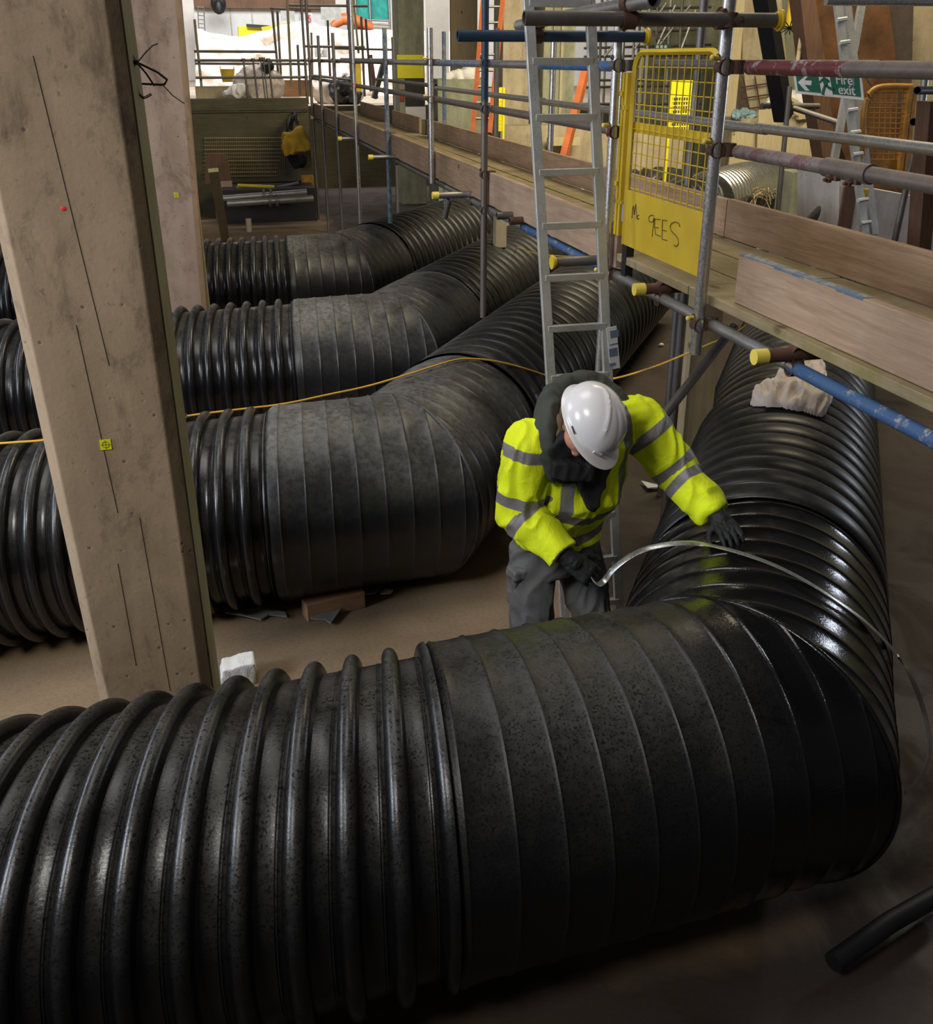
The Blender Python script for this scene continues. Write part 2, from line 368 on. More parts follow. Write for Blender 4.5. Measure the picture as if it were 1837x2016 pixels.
def target(px, py, Y, s, parent):
    c = onY(px, py, Y); mb = MB().box(c + V((0, -.002, 0)), (s, .002, s)); o = tag(mb.build('survey_target', M['lime'], parent), 'small lime yellow survey sticker')
    k = MB(); n = 24
    for i in range(n):
        t = 2*PI*i/n; u = 2*PI*(i+1)/n
        k.bar(c + V((math.cos(t)*s*.3, -.0035, math.sin(t)*s*.3)), c + V((math.cos(u)*s*.3, -.0035, math.sin(u)*s*.3)), .0012, .0012)
    k.bar(c+V((-s*.45, -.0035, 0)), c+V((s*.45, -.0035, 0)), .001, .001); k.bar(c+V((0, -.0035, -s*.45)), c+V((0, -.0035, s*.45)), .001, .001)
    k.v = [p - parent.location for p in k.v]; x = k.build('target_mark', M['ink']); x.parent = o
target(208, 875, CY1, .034, root)
c = onY(125, 411, CY1); MB().ball(c, (.009, .002, .007), 8, 6).build('paint_mark', M['inkred'], root)
# bent tie wires
mb = MB()
def wire(pts, Y, r): mb.sweep([onY(*p, Y + (d if (d := 0) else 0)) for p in pts], r, 6)
root2 = empty('tie_wire', onY(268, 122, 3.3), 'bent black tie wires hooked out from the edge of the nearest concrete column', 'wire')
for pts, r in (([(257,99),(263,112),(270,124),(285,105),(300,90),(310,86)], .0022), ([(265,124),(262,135),(265,155),(272,183),(282,193),(290,190),(297,186)], .0042), ([(268,122),(285,130),(310,142),(329,157),(324,166),(318,167),(280,165)], .0036), ([(270,124),(288,145),(304,169)], .0028), ([(320,167),(340,188),(363,204)], .0016)):
    mb.sweep([onY(*p, 3.42+.02*i) for i, p in enumerate(pts)], r, 6)
mb.ball(onY(268, 122, 3.4), .009, 8, 6); mb.build('wire', M['black'], root2, smooth=60)

CY2 = 8.4
xr2 = lineX((406, 597), (356, 0), CY2)
root = empty('concrete_column', (-.45, CY2+.3, 0), 'pale concrete column with dark stains standing behind the foreground column', 'column')
chamfered('shaft', lambda z: -.80-.01*z, xr2, CY2, CY2+.95, .04, (0, 1.5, 3, 4.6), M['conc2'], root)
tag(MB().bb((xr2(1)-.005, CY2+.12, 0), (xr2(1)+.015, CY2+.85, 4.6)).build('side_board', M['timz'], root), 'mossy green timber board on the side')
target(347, 384, CY2, .034, root)

# ------------------------------------------------------------ big corrugated pipes
R = .533
RIBP = [.1225]
def profile(kind, s, s0):
    if kind == 'rib': p, wd, h = RIBP[0], .031, .046
    elif kind == 'dense': p, wd, h = .165, .074, .030
    else: p, wd, h = .125, 0, 0
    t = (s-s0+p/2) % p - p/2
    if kind == 'smooth': return R-.010 + .0045*math.exp(-(t/.004)**2) + .0012*math.cos(2*PI*t/p)
    fine = .0022*(math.exp(-((t+.041)/.0016)**2)+math.exp(-((t+.048)/.0016)**2)) if kind == 'rib' else 0
    return R-h + fine + (h*(1-(abs(t)/wd)**2.2)**.5 if abs(t) < wd else 0)
def stations(a, b, kind, s0):
    p = {'rib': RIBP[0], 'dense': .165, 'smooth': .125}[kind]
    offs = {'rib': [-.051, -.048, -.0445, -.041, -.038, -.031, -.0295, -.026, -.019, -.01, 0, .01, .019, .026, .0295, .031, .05], 'dense': [-.074, -.071, -.063, -.045, -.022, 0, .022, .045, .063, .071, .074], 'smooth': [-.008, -.004, 0, .004, .008, .03, .062, .092]}[kind]
    k0 = int(math.floor((a-s0)/p))-1; out = [a, b]
    for k in range(k0, k0+int((b-a)/p)+4):
        for o in offs:
            s = s0+k*p+o
            if a < s < b: out.append(s)
    return sorted(out)
def lerp_tab(tab, s):
    if s <= tab[0][0]: return tab[0][1]
    for (a, va), (b, vb) in zip(tab, tab[1:]):
        if s <= b: return va+(vb-va)*(s-a)/(b-a)
    return tab[-1][1]
def leg_mesh(mb, I, u, n, a, b, kind, s0, side, nseg=112, cut=None, flare=None, wob=.0, skew=None):
    lat = V((u.y, -u.x, 0)); st = stations(a, b, kind, s0); vs = []; fs = []
    for s in st:
        for k in range(nseg):
            t = 2*PI*k/nseg; e = lat*math.cos(t) + V((0, 0, 1))*math.sin(t)
            r = profile(kind, s, s0)
            if wob: r += wob*mnoise.noise(V((s*2.3, math.cos(t)*2, math.sin(t)*2))+I)
            ss = s - (lerp_tab(skew, s)*math.cos(t) if skew else 0)      # the spiral wound ribs lie aslant on the pipe
            if cut:
                lim = -(r*e.dot(n))/(u.dot(n)); ss = min(ss, lim) if side < 0 else max(ss, lim)
            if flare:
                for f0, fw, fh in flare: r += fh*math.exp(-((s-f0)/fw)**2)
            vs.append(I + u*ss + e*r)
    m = len(st)
    for i in range(m-1):
        for k in range(nseg): fs.append((i*nseg+k, i*nseg+(k+1)%nseg, (i+1)*nseg+(k+1)%nseg, (i+1)*nseg+k))
    mb.add(vs, fs)
PIPES = []
def big_pipe(I, az1, az2, L1, sm1, sm2, L2, s01, label, mats, s02=0.0, skew=None, ribp=.1225):
    RIBP[0] = ribp
    I = V(I); u1 = V((math.sin(az1), math.cos(az1), 0)); u2 = V((math.sin(az2), math.cos(az2), 0)); n = (u1+u2).normalized()
    root = empty('corrugated_pipe', (I.x, I.y, 0), label, 'pipe', 'large black pipes lying in the pit')
    mb = MB(); leg_mesh(mb, I, u1, n, -L1, -sm1, 'rib', s01, -1, skew=skew); a = mb.build('ribbed_length', mats[0], root, smooth=50)
    mb = MB(); leg_mesh(mb, I, u2, n, sm2, L2, 'dense', s02, 1); mb.build('ribbed_length', mats[-1], root, smooth=50)
    mb = MB(); leg_mesh(mb, I, u1, n, -sm1-.012, .42, 'smooth', s01+.03, -1, cut=1, wob=.006, skew=skew, flare=[(-sm1-.012, .016, -.026)])
    leg_mesh(mb, I, u2, n, -.42, sm2+.01, 'smooth', .04, 1, cut=1, wob=.006, flare=[(sm2+.01, .02, -.018)])
    bm = bmesh.new()
    mb.build('mitred_elbow', mats[1], root, smooth=42)
    bm.free()
    # weld bead on the mitre
    lat = V((u1.y, -u1.x, 0)); pts = []
    for k in range(96):
        t = 2*PI*k/96; e = lat*math.cos(t) + V((0, 0, 1))*math.sin(t); r = R-.010
        pts.append(I + e*r + u1*(-(r*e.dot(n))/(u1.dot(n))))
    MB().sweep(pts, .009, 6, closed=True).build('weld_bead', mats[1], root, smooth=60)
    PIPES.append((I, u1, u2)); return root
D = math.radians
big_pipe((1.604, 2.557, R), D(84.74), D(33.25), 5.2, 1.107, .98, 7.2, -1.236, 'nearest and largest looking black ribbed pipe, wet and glossy, filling the bottom of the picture', (M['pipe_near'], M['elbow_near'], M['pipe_far']), 1.087, [(-3, .26), (-1.8, .177), (-1.25, .118), (-.85, .05), (-.5, .005)], .1295)
big_pipe((.894, 5.077, R), D(84.74), D(34.03), 6.2, .735, .90, 6.5, -.83, 'second black pipe from the front with a dusty elbow, crossed by the yellow cable', (M['pipe'], M['elbow'], M['pipe_far']), 1.07, [(-2.5, .17), (-.95, .12), (-.35, .085), (.2, .02)], .1185)
big_pipe((1.264, 7.659, R), D(84.74), D(33.0), 7.0, .765, .95, 5.2, -.865, 'third black pipe from the front with a dusty grey elbow, behind the yellow cable', (M['pipe'], M['elbow'], M['pipe_far']), 1.0, [(-2.5, .15), (-1.2, .115), (-.35, .07), (.2, .02)], .121)
big_pipe((1.244, 10.675, R), D(84.74), D(37.0), 7.0, .55, .75, 3.4, -.647, 'farthest of the four black ribbed pipes, against the bare brown floor', (M['pipe'], M['elbow'], M['pipe_far']), .9, [(-2.5, .13), (-1.0, .10), (-.3, .06), (.2, .02)], .117)
def oncyl(px, py, pi, leg, extra=0):
    I, u1, u2 = PIPES[pi]; u = u2 if leg == 2 else u1; d = ray(px, py); wv = CAM-I
    dp = d-u*d.dot(u); wp = wv-u*wv.dot(u); a = dp.dot(dp); b = 2*dp.dot(wp); rr = R+extra; c = wp.dot(wp)-rr*rr; q = b*b-4*a*c
    t = (-b-math.sqrt(max(q, 0)))/2/a; P = CAM+d*t; rad = (P-I); rad = rad-u*rad.dot(u); return P, rad.normalized()

# ------------------------------------------------------------ scaffold
TR = .0243
def tubeobj(p, q, mat, label, cat='tube', group=None, name='scaffold_tube', r=TR, hollow=True, n=18, caps=None, parent=None):
    p = V(p); q = V(q); root = empty(name, p, label, cat, group) if caps else None
    mb = MB().tube(p, q, r, n, .004 if hollow else 0)
    if not caps: 
        o = mb.build(name, mat, parent, smooth=50, loc=p)
        return tag(o, label, cat, group) if not parent else o
    mb.build('tube', mat, root, smooth=50)
    d = (q-p).normalized()
    for end, cm, flange in caps:
        e = p if end == 0 else q; s = -1 if end == 0 else 1
        c = MB().tube(e-d*s*(.010 if flange else .045), e+d*s*.004, r*1.14, n)
        if flange: c.tube(e+d*s*.002, e+d*s*.012, r*1.5, n)
        c.build('end_cap', cm, root, smooth=50)
    return root
def coupler(c, a, b, mat, label, group='scaffold couplers on the walkway', bolt=None, bm=None):
    """a clamp at c joining a tube along a and a tube along b"""
    c = V(c); a = V(a).normalized(); b = V(b).normalized(); n = a.cross(b).normalized()
    root = empty('scaffold_coupler', c, label, 'coupler', group)
    mb = MB()
    mb.tube(c-a*.024 - n*.026, c+a*.024 - n*.026, .031, 14, .005)
    mb.tube(c-b*.024 + n*.026, c+b*.024 + n*.026, .031, 14, .005)
    mb.box(c, (.034, .034, .034))
    mb.build('clamp', mat, root, smooth=40)
    for e, s in ((c - n*.026 + b*.034, -1), (c + n*.026 + a*.034, 1)):
        MB().sweep([e-n*.02*s, e+n*.017*s, e+n*.018*s, e+n*.03*s, e+n*.031*s, e+n*.036*s], [.0055, .0055, .012, .012, .0055, .0055], 8).build('bolt', bm or mat, root, smooth=40)
    return root
def yelbolt(p, q, parent):
    MB().tube(p, q, .0095, 8).ball(q, .011, 8, 6).build('yellow_bolt_cover', M['yelcap'], parent, smooth=50)
FX, BX = 1.89, 2.76
front = [
 (3.70, 1.60, 3.4, 'galb', 'bright steel scaffold post on the right edge of the yellow gate'),
 (4.76, 0.0, 3.4, 'galb', 'steel scaffold post between the ladder and the yellow gate'),
 (7.17, .95, 3.4, 'brown', 'long brown and navy scaffold post just left of the ladder, reaching down between the pipes'),
 (8.97, 1.72, 2.95, 'galb', 'short shiny scaffold post, second to the left of the ladder'),
 (11.23, 1.06, 3.0, 'bluegrey', 'scaffold post with blue paint at its top, third to the left of the ladder'),
 (13.64, 0.0, 3.6, 'galb', 'tall pale scaffold post running down to the brown floor'),
 (15.66, 0.0, 3.05, 'gald', 'thin scaffold post just left of the tall pale post'),
 (17.6, 0.0, 3.05, 'gald', 'second thin scaffold post left of the tall pale post'),
 (19.2, 0.0, 3.9, 'gald', 'dark tall post at the far corner where the walkway meets the board wall'),
]
for i, (Y, z0, z1, mt, lb) in enumerate(front):
    if i == 2:
        root = empty('scaffold_tube', (FX, Y, z0), lb, 'tube', 'front row of walkway posts')
        MB().tube((FX, Y, z0), (FX, Y, 2.45), TR, 18, .004).build('tube', M['brown'], root, smooth=50)
        MB().tube((FX, Y, 2.45), (FX, Y, z1), TR+.0004, 18, .004).build('painted_length', M['navy'], root, smooth=50)
    else: tubeobj((FX, Y, z0), (FX, Y, z1), M[mt], lb, group='front row of walkway posts')
back = [(5.75, 'gald', 'dark grey post behind the yellow gate', 3.5, 0), (8.39, 'galb', 'bright silver post seen between the ladder rails', 2.9, 1.02), (10.1, 'gald', 'square edged dark post just right of the brown and navy post', 2.98, 1.06), (12.41, 'bluegrey', 'post with flaking blue paint, behind the short shiny post', 3.0, 1.02), (15.8, 'gald', 'thin grey post at the back of the walkway, beside the blue topped post', 3.0, 0)]
for Y, mt, lb, z1, z0 in back: tubeobj((BX+.02, Y, z0), (BX+.02, Y, z1), M[mt], lb, group='back row of walkway posts')
# ledgers and rails
tubeobj((FX+.055, 3.02, 1.725), (FX+.055, 4.92, 1.725), M['gal'], 'grey ledger tube under the deck edge below the yellow gate', group='ledgers under the walkway')
tubeobj((FX+.055, 1.2, 1.722), (FX+.055, 3.06, 1.722), M['blue'], 'chipped blue ledger tube sloping past the white cloth at right', group='ledgers under the walkway')
tubeobj((FX+.055, 4.95, 1.725), (FX+.055, 6.35, 1.725), M['blue'], 'blue ledger tube seen behind the ladder', group='ledgers under the walkway')
tubeobj((FX+.055, 6.37, 1.725), (FX+.055, 8.6, 1.725), M['gal'], 'grey ledger tube left of the ladder, above the second pipe', group='ledgers under the walkway')
tubeobj((FX+.055, 8.6, 1.725), (FX+.055, 20.2, 1.725), M['gald'], 'far dark ledger tube under the walkway', group='ledgers under the walkway')
tubeobj((BX-.05, 1.2, 1.722), (BX-.05, 20.2, 1.722), M['gald'], 'dark ledger tube under the back edge of the walkway', group='ledgers under the walkway', n=10)
RX = FX+.053
root = empty('scaffold_tube', (RX, 2.9, 2.69), 'thick top rail at right, flaking maroon at one end, above the fire exit sign', 'tube', 'guard rails of the walkway')
MB().tube((RX, 2.98, 2.69), (RX, 3.60, 2.69), TR+.0004, 20, .004).build('painted_length', M['maroon'], root, smooth=50)
MB().tube((RX, 1.2, 2.69), (RX, 2.98, 2.69), TR, 20, .004).build('tube', M['brown'], root, smooth=50)
root = empty('scaffold_tube', (RX, 2.9, 2.40), 'brown maroon stained middle rail at right, joined by a sleeve', 'tube', 'guard rails of the walkway')
MB().tube((RX, 2.86, 2.40), (RX, 3.62, 2.40), TR, 20, .004).build('tube', M['marf'], root, smooth=50)
MB().tube((RX, 1.2, 2.40), (RX, 2.84, 2.40), TR, 20, .004).build('tube', M['brown'], root, smooth=50)
sl = MB().tube((RX, 2.78, 2.40), (RX, 3.02, 2.40), .030, 20); sl.build('joining_sleeve', M['brown'], root, smooth=50)
for y in (2.84, 2.95):
    MB().tube((RX-.02, y, 2.372), (RX-.05, y, 2.368), .006, 8).tube((RX-.028, y, 2.372), (RX-.038, y, 2.37), .013, 6).box((RX-.014, y, 2.374), (.018, .05, .016)).build('bolt', M['rust'], root)
for y0, y1, mt, lb in ((4.80, 6.2, 'blue', 'blue top rail crossing behind the ladder'), (6.2, 7.4, 'gal', 'grey top rail between the ladder and the navy post'), (7.4, 9.1, 'bluegrey', 'blue grey top rail left of the navy post'), (9.1, 11.6, 'gal', 'grey top rail between the shiny post and the blue topped post'), (11.6, 19.3, 'gald', 'far dark top rail reaching the far corner')):
    tubeobj((RX, y0, 2.685), (RX, y1, 2.685), M[mt], lb, group='guard rails of the walkway')
for y0, y1, mt, lb in ((4.80, 7.1, 'brown', 'purplish brown middle rail behind the ladder'), (7.12, 9.2, 'brown', 'brown middle rail left of the navy post'), (9.2, 19.3, 'gald', 'far grey middle rail reaching the far corner')):
    tubeobj((RX, y0, 2.40), (RX, y1, 2.40), M[mt], lb, group='guard rails of the walkway')
for y0, y1, z, mt, lb in ((1.2, 4.9, 2.40, 'gal', 'long bright grey back rail running below the fire exit sign'), (4.8, 8.5, 2.395, 'gal', 'grey back rail seen between ladder and gate'), (8.4, 12.6, 2.40, 'gal', 'grey back rail running left from between the ladder rails'), (12.6, 17, 2.42, 'gald', 'far back rail of the walkway'), (3.95, 6.2, 2.69, 'gald', 'grey top rail seen through the mesh of the yellow gate')):
    tubeobj((BX-.04, y0, z), (BX-.04, y1, z), M[mt], lb, group='guard rails of the walkway')
# transoms under the boards
for px, py, mt, cap, lb in ((1486, 703, 'rust', 1, 'cross tube with yellow cap above the white cloth'), (1250, 570, 'rust', 1, 'cross tube with yellow cap between ladder and gate post'), (1090, 516, 'gald', 2, 'cross tube with round orange yellow cap between the ladder rails'), (978, 425, 'gald', 0, 'open ended grey cross tube right of the brown post'), (1003, 435, 'rust', 0, 'open ended reddish cross tube right of the brown post'), (852, 385, 'gal', 1, 'cross tube with yellow cap above the farthest pipe'), (726, 310, 'gal', 1, 'thin cross tube with yellow cap left of the blue topped post'), (666, 273, 'gal', 1, 'small cross tube with yellow cap below the far walkway'), (612, 232, 'gald', 1, 'tiny cross tube with yellow cap at the far corner')):
    a = onZ(px, py, 1.772)
    tubeobj(a, (BX+.08, a.y, 1.772), M[mt], lb, group='cross tubes under the boards', caps=[(0, M['yelcap'] if cap == 1 else M['yel'], cap == 2)] if cap else None)
    if cap != 0: coupler((FX+.055, a.y+.002, 1.748), (0, 1, 0), (1, 0, 0), M['gald'] if mt != 'rust' else M['rust'], 'small clamp holding the ' + lb.split(' above')[0].split(' between')[0].split(' left')[0].split(' below')[0].split(' at the')[0] + (' '+lb[lb.find('above'):] if 'above' in lb else (' '+lb[lb.find('between'):] if 'between' in lb else ' far along the walkway')))
# couplers on posts
def cpl(Y, z, mt, lb, bolt=False, X=FX):
    c = coupler((X+.027, Y, z), (0, 0, 1), (0, 1, 0), M[mt], lb)
    if bolt:
        q = V((X+.027, Y, z)); yelbolt(q+V((-.03, .01, .03)), q+V((-.085, -.02, .032)), c)
cpl(3.70, 2.69, 'rust', 'rusty clamp fixing the maroon top rail to the gate post', True)
cpl(3.70, 2.40, 'rust', 'rusty clamp fixing the middle rail to the gate post, green yellow bolt cover', True)
cpl(3.70, 1.725, 'rust', 'orange stained clamp at the foot of the gate post', True)
cpl(4.76, 1.725, 'rust', 'orange stained clamp at the ledger behind the ladder', True)
cpl(4.76, 2.69, 'gald', 'dark clamp on the top rail right of the ladder')
cpl(4.76, 2.40, 'maroon', 'maroon clamp on the post right of the ladder', True)
cpl(7.17, 2.69, 'gald', 'dark clamp where the top rail meets the navy post')
cpl(7.17, 2.40, 'gald', 'dark clamp where the middle rail meets the brown and navy post')
cpl(7.17, 1.97, 'rust', 'small clamp on the brown post at the top of the fascia board')
cpl(7.17, 1.725, 'gald', 'clamp on the brown post at the grey ledger below the boards')
cpl(8.97, 2.69, 'rust', 'yellow stained clamp on the short shiny post at the top rail', True)
cpl(8.97, 2.40, 'rust', 'brown clamp on the short shiny post at the middle rail', True)
cpl(11.23, 2.68, 'gald', 'clamp on the blue topped post at the top rail')
cpl(11.23, 2.40, 'gald', 'clamp on the blue topped post at the middle rail')
cpl(11.23, 1.98, 'gald', 'clamp on the blue topped post at the fascia board')
cpl(13.64, 2.68, 'gald', 'clamp on the tall pale post at the top rail')
cpl(13.64, 2.40, 'red', 'red clamp on the tall pale post at the middle rail')
for Y, nm in ((15.66, 'first thin post'), (17.6, 'second thin post'), (19.2, 'far corner post')):
    cpl(Y, 2.68, 'gald', 'clamp at the top rail on the '+nm+' left of the tall pale post'); cpl(Y, 2.40, 'gald', 'clamp at the middle rail on the '+nm+' left of the tall pale post')
# outriggers at the ladder head
tubeobj((1.095, 3.635, 2.845), (2.055, 3.635, 2.845), M['gald'], 'thick brown horizontal tube across the ladder head with an orange cap at its right end', group='tubes at the ladder head', caps=[(1, M['yel'], True)])
tubeobj((1.115, 4.705, 2.81), (2.00, 4.705, 2.81), M['navy'], 'navy horizontal tube with an open left end behind the ladder head', group='tubes at the ladder head', caps=[(1, M['yel'], True)])
tubeobj((1.475, 3.42, 2.895), (1.475, 4.98, 2.86), M['gal'], 'grey tube pointing at the viewer, lying across the other two at the ladder head', group='tubes at the ladder head')
coupler((1.475, 3.635, 2.868), (0, 1, 0), (1, 0, 0), M['rust'], 'rusty clamp hanging where the two upper tubes cross above the ladder')
coupler((1.475, 4.705, 2.836), (0, 1, 0), (1, 0, 0), M['rust'], 'rusty clamp left of the ladder rail on the navy tube')
coupler((FX-.027, 3.667, 2.845), (0, 0, 1), (1, 0, 0), M['rust'], 'rusty clamp holding the thick brown tube to the gate post near its orange cap')
tag(MB().tube(onY(1043, 68, 4.67), onY(1041, 92, 4.66), .017, 12).build('pole_clip', M['maroon'], None, smooth=50, loc=onY(1043, 80, 4.66)), 'small flaking red sleeve on the navy tube at the left ladder rail', 'clip')
# braces below
tubeobj(onY(1298, 830, 4.25), onY(1446, 643, 4.55), M['gald'], 'dark diagonal brace tube behind the shoulder of the worker', group='props below the walkway')
tubeobj((2.43, 4.95, 0), (2.43, 4.95, 1.7), M['gald'], 'dark upright tube below the gate post', group='props below the walkway')
tubeobj(onY(884, 392, 8.2), onY(876, 428, 8.3), M['gal'], 'short stub of tube hanging above the farthest pipe', group='props below the walkway')
a = onY(1400, 700, 5.1)
tag(MB().bb((a.x-.13, 5.1, 0), (a.x+.05, 5.28, 1.74)).build('timber_prop', M['tan'], None, bevel=.004, loc=(a.x, 5.2, 0)), 'pale yellowish timber post standing left of the deep ribbed pipe', 'post')
a = onY(985, 440, 9.6)
tag(MB().bb((a.x-.05, 9.58, 1.03), (a.x+.06, 9.68, 1.7)).build('timber_prop', M['concb'], None, bevel=.004, loc=(a.x, 9.63, 1.03)), 'pale post glimpsed under the walkway right of the brown post', 'post')

# ------------------------------------------------------------ boards
def board(a, b, mat, label, cat='board', group=None, name='scaffold_board', bev=.003, warp=0):
    a = V(a); b = V(b); c = (a+b)/2; c.z = min(a.z, b.z)
    return tag(MB().bb(a, b).build(name, mat, None, bevel=bev, loc=c), label, cat, group)
for i, (y0, y1, lb) in enumerate(((4.72, 7.17, 'pinkish fascia board behind the ladder'), (7.18, 8.96, 'fascia board between the brown post and the short shiny post'), (8.97, 11.22, 'fascia board between the shiny post and the blue topped post'), (11.23, 13.62, 'fascia board left of the blue topped post'), (13.65, 19.7, 'farthest fascia board ending at the board wall'))):
    board((1.925, y0, 1.765), (1.962, y1, 1.985), M['boardpale' if i == 0 else 'board'], lb, group='toe boards of the walkway', name='toe_board')
board((1.965, 1.2, 1.842), (2.003, 3.565, 2.03), M['boardpale'], 'wide pale pink toe board standing on the deck edge at right', group='toe boards of the walkway', name='toe_board')
pb = MB(); yy = [3.56, 3.45, 3.3, 3.1, 2.9, 2.75]
for a_, b_ in zip(yy, yy[1:]): pb.bb((1.9645, b_, 2.029-.012*random.random()), (2.0035, a_, 2.0315))
o = bpy.data.objects['toe_board.005']; pb.v = [p - o.location for p in pb.v]; x_ = pb.build('painted_edge', M['bluegrey']); x_.parent = o; tag(x_, 'worn blue painted top edge')
board((2.665, 1.2, 1.842), (2.70, 5.02, 2.04), M['board'], 'long brown toe board along the back of the deck at right', group='toe boards of the walkway', name='toe_board')
for y0, y1, lb in ((5.03, 8.3, 'orange brown toe board behind the ladder'), (8.32, 11.1, 'tan toe board at the back left of the ladder'), (11.12, 12.9, 'tan toe board beyond the shiny post'), (13.4, 15.4, 'small toe board piece near the far yellow column base'), (15.9, 18.6, 'far pinkish toe board on the back edge')):
    board((2.665, y0, 1.842), (2.70, y1, 2.035), M['board'], lb, group='toe boards of the walkway', name='toe_board')
xs = [1.967, 2.203, 2.439]
for k, x in enumerate(xs):
    nm = ('outer', 'middle', 'inner')[k]
    for y0, y1, wh in ((1.2, 3.9, 'at right beside the pale toe board'), (3.91, 6.6, 'below and behind the yellow gate'), (6.61, 10.5, 'left of the ladder'), (10.51, 14.4, 'of the middle far stretch'), (14.41, 19.6, 'of the farthest stretch')):
        dz = random.uniform(0, .004)
        board((x if not (k == 0 and y0 < 4.6) else 1.932, y0, 1.80+dz), (x+.226, y1, 1.838+dz), M['deck'], nm+' walkway deck board '+wh, group='deck boards of the walkway', name='deck_board')
tag(MB().bb((1.93, 4.60, 1.72), (1.97, 4.655, 1.93)).build('dark_packer', M['black'], None, loc=(1.95, 4.63, 1.72)), 'black strip at the end of the fascia board by the gate', 'strip')

# ------------------------------------------------------------ yellow gate
GX, GY0, GY1, GZ0, GZ1 = 1.93, 3.80, 4.635, 1.895, 2.745
root = empty('mesh_gate', (GX, GY1, GZ0), 'yellow steel mesh gate with a solid lower panel marked by hand, above the worker', 'gate')
fr = []
r = .08
pts = [V((GX, GY1, GZ0))]
for k in range(7): t = PI/2*k/6; pts.append(V((GX, GY1-r+r*math.cos(t), GZ1-r+r*math.sin(t))))
for k in range(7): t = PI/2*k/6; pts.append(V((GX, GY0+r-r*math.sin(t), GZ1-r+r*math.cos(t))))
pts.append(V((GX, GY0, GZ0)))
MB().sweep(pts, .0, 4, flat=(.013, .016), nrm=[V((1, 0, 0))]*len(pts)).build('frame', M['yel'], root, smooth=30, bevel=.002)
mb = MB(); nv, nh = 13, 6
for i in range(1, nv): y = GY0+(GY1-GY0)*i/nv; mb.tube((GX+.004, y, 2.145), (GX+.004, y, GZ1-.012), .0026, 6)
for i in range(11): z = 2.16+.0525*i; mb.tube((GX+.008, GY0, z), (GX+.008, GY1, z), .0026, 6)
mb.build('wire_mesh', M['yel'], root)
MB().bb((GX-.004, GY0, GZ0), (GX+.004, GY1, 2.15)).build('kick_panel', M['yel'], root)
MB().bb((GX+.014, GY0-.02, 2.405), (GX+.022, GY1, 2.45)).build('cross_bar', M['yel'], root)
hg = MB().bb((GX-.02, GY1+.035, 1.93), (GX+.0, GY1+.06, 2.66)).bb((GX-.02, GY1+.075, 1.93), (GX+.0, GY1+.10, 2.66)).bb((GX-.02, GY1+.03, 2.50), (GX+.005, GY1+.10, 2.52)).bb((GX-.02, GY1+.02, 2.08), (GX+.005, GY1+.10, 2.095))
hg.bb((GX-.03, GY1+.07, 2.56), (GX-.01, GY1+.13, 2.58)).bb((GX-.03, GY1+.07, 2.16), (GX-.01, GY1+.13, 2.18)).build('hinge_post', M['yel'], root)
MB().tube((GX, GY1+.03, 2.0), (GX, GY1+.03, 2.08), .012, 10).build('spring_hinge', M['gal'], root, smooth=50)
mb = MB()
def ink(strokes, m=.0018):
    for s in strokes:
        q = [V((GX-.006, *list(onX(px, py, GX-.006))[1:])) for px, py in s]
        mb.sweep(q, m, 5)
z3 = lambda l: [(1210+x/4.2, 80+y/4.2) for x, y in l]
ink([z3([(143,1470),(150,1380),(158,1365),(162,1440),(176,1352),(182,1475)]), z3([(200,1440),(190,1448),(186,1465),(192,1477),(202,1470)]),
     z3([(325,1450),(305,1440),(285,1455),(280,1475),(292,1500),(315,1498),(328,1462),(318,1540),(310,1620)]),
     z3([(378,1478),(333,1475)]), z3([(333,1475),(330,1540),(338,1602)]), z3([(338,1602),(380,1617)]), z3([(333,1543),(362,1548)]),
     z3([(432,1488),(396,1482)]), z3([(396,1482),(393,1550),(392,1640)]), z3([(392,1640),(434,1652)]), z3([(396,1565),(428,1575)]),
     z3([(540,1540),(530,1508),(500,1498),(470,1512),(458,1540),(470,1575),(505,1610),(525,1640),(528,1680),(510,1702),(488,1690)])])
mb.build('handwriting', M['ink'], root)

# ------------------------------------------------------------ ladder
def lad(t, side): # t: height z
    a = V((1.535, 4.15, .127)) if side == 0 else V((1.826, 4.15, .162)); b = V((1.422, 4.6, 2.75)) if side == 0 else V((1.705, 4.6, 2.75))
    return a + (b-a)*((t-a.z)/(b.z-a.z))
root = empty('ladder', lad(0, 0), 'grey metal pole ladder leaning on the walkway directly behind the worker', 'ladder')
for s in (0, 1): MB().bar(lad(0, s), lad(3.35, s), .024, .046, (1, 0, 0)).build('stile', M['alu'], root, bevel=.003)
for k in range(-7, 7):
    z = 1.79+k*.2295
    if z > .1: MB().bar(lad(z, 0), lad(z, 1), .030, .030, (0, 0, 1)).build('rung', M['alu'], root, bevel=.002)
c = lad(1.55, 1) + V((.030, -.04, -.09))
mt = Matrix.Rotation(D(-9), 3, 'Y')
tg = MB().box(c, (.052, .004, .21), mt).build('inspection_tag', M['greyp'], root, bevel=.002)
k = MB().box(c+V((0, -.003, .07)), (.042, .002, .035), mt).box(c+V((0, -.003, .02)), (.042, .002, .006), mt).box(c+V((0, -.003, -.02)), (.042, .002, .04), mt).box(c+V((0, -.003, -.08)), (.03, .002, .015), mt)
k.v = [p - root.location for p in k.v]; o = k.build('tag_print', plain('tag_blue_print', (.12, .15, .25), .5)); o.parent = tg

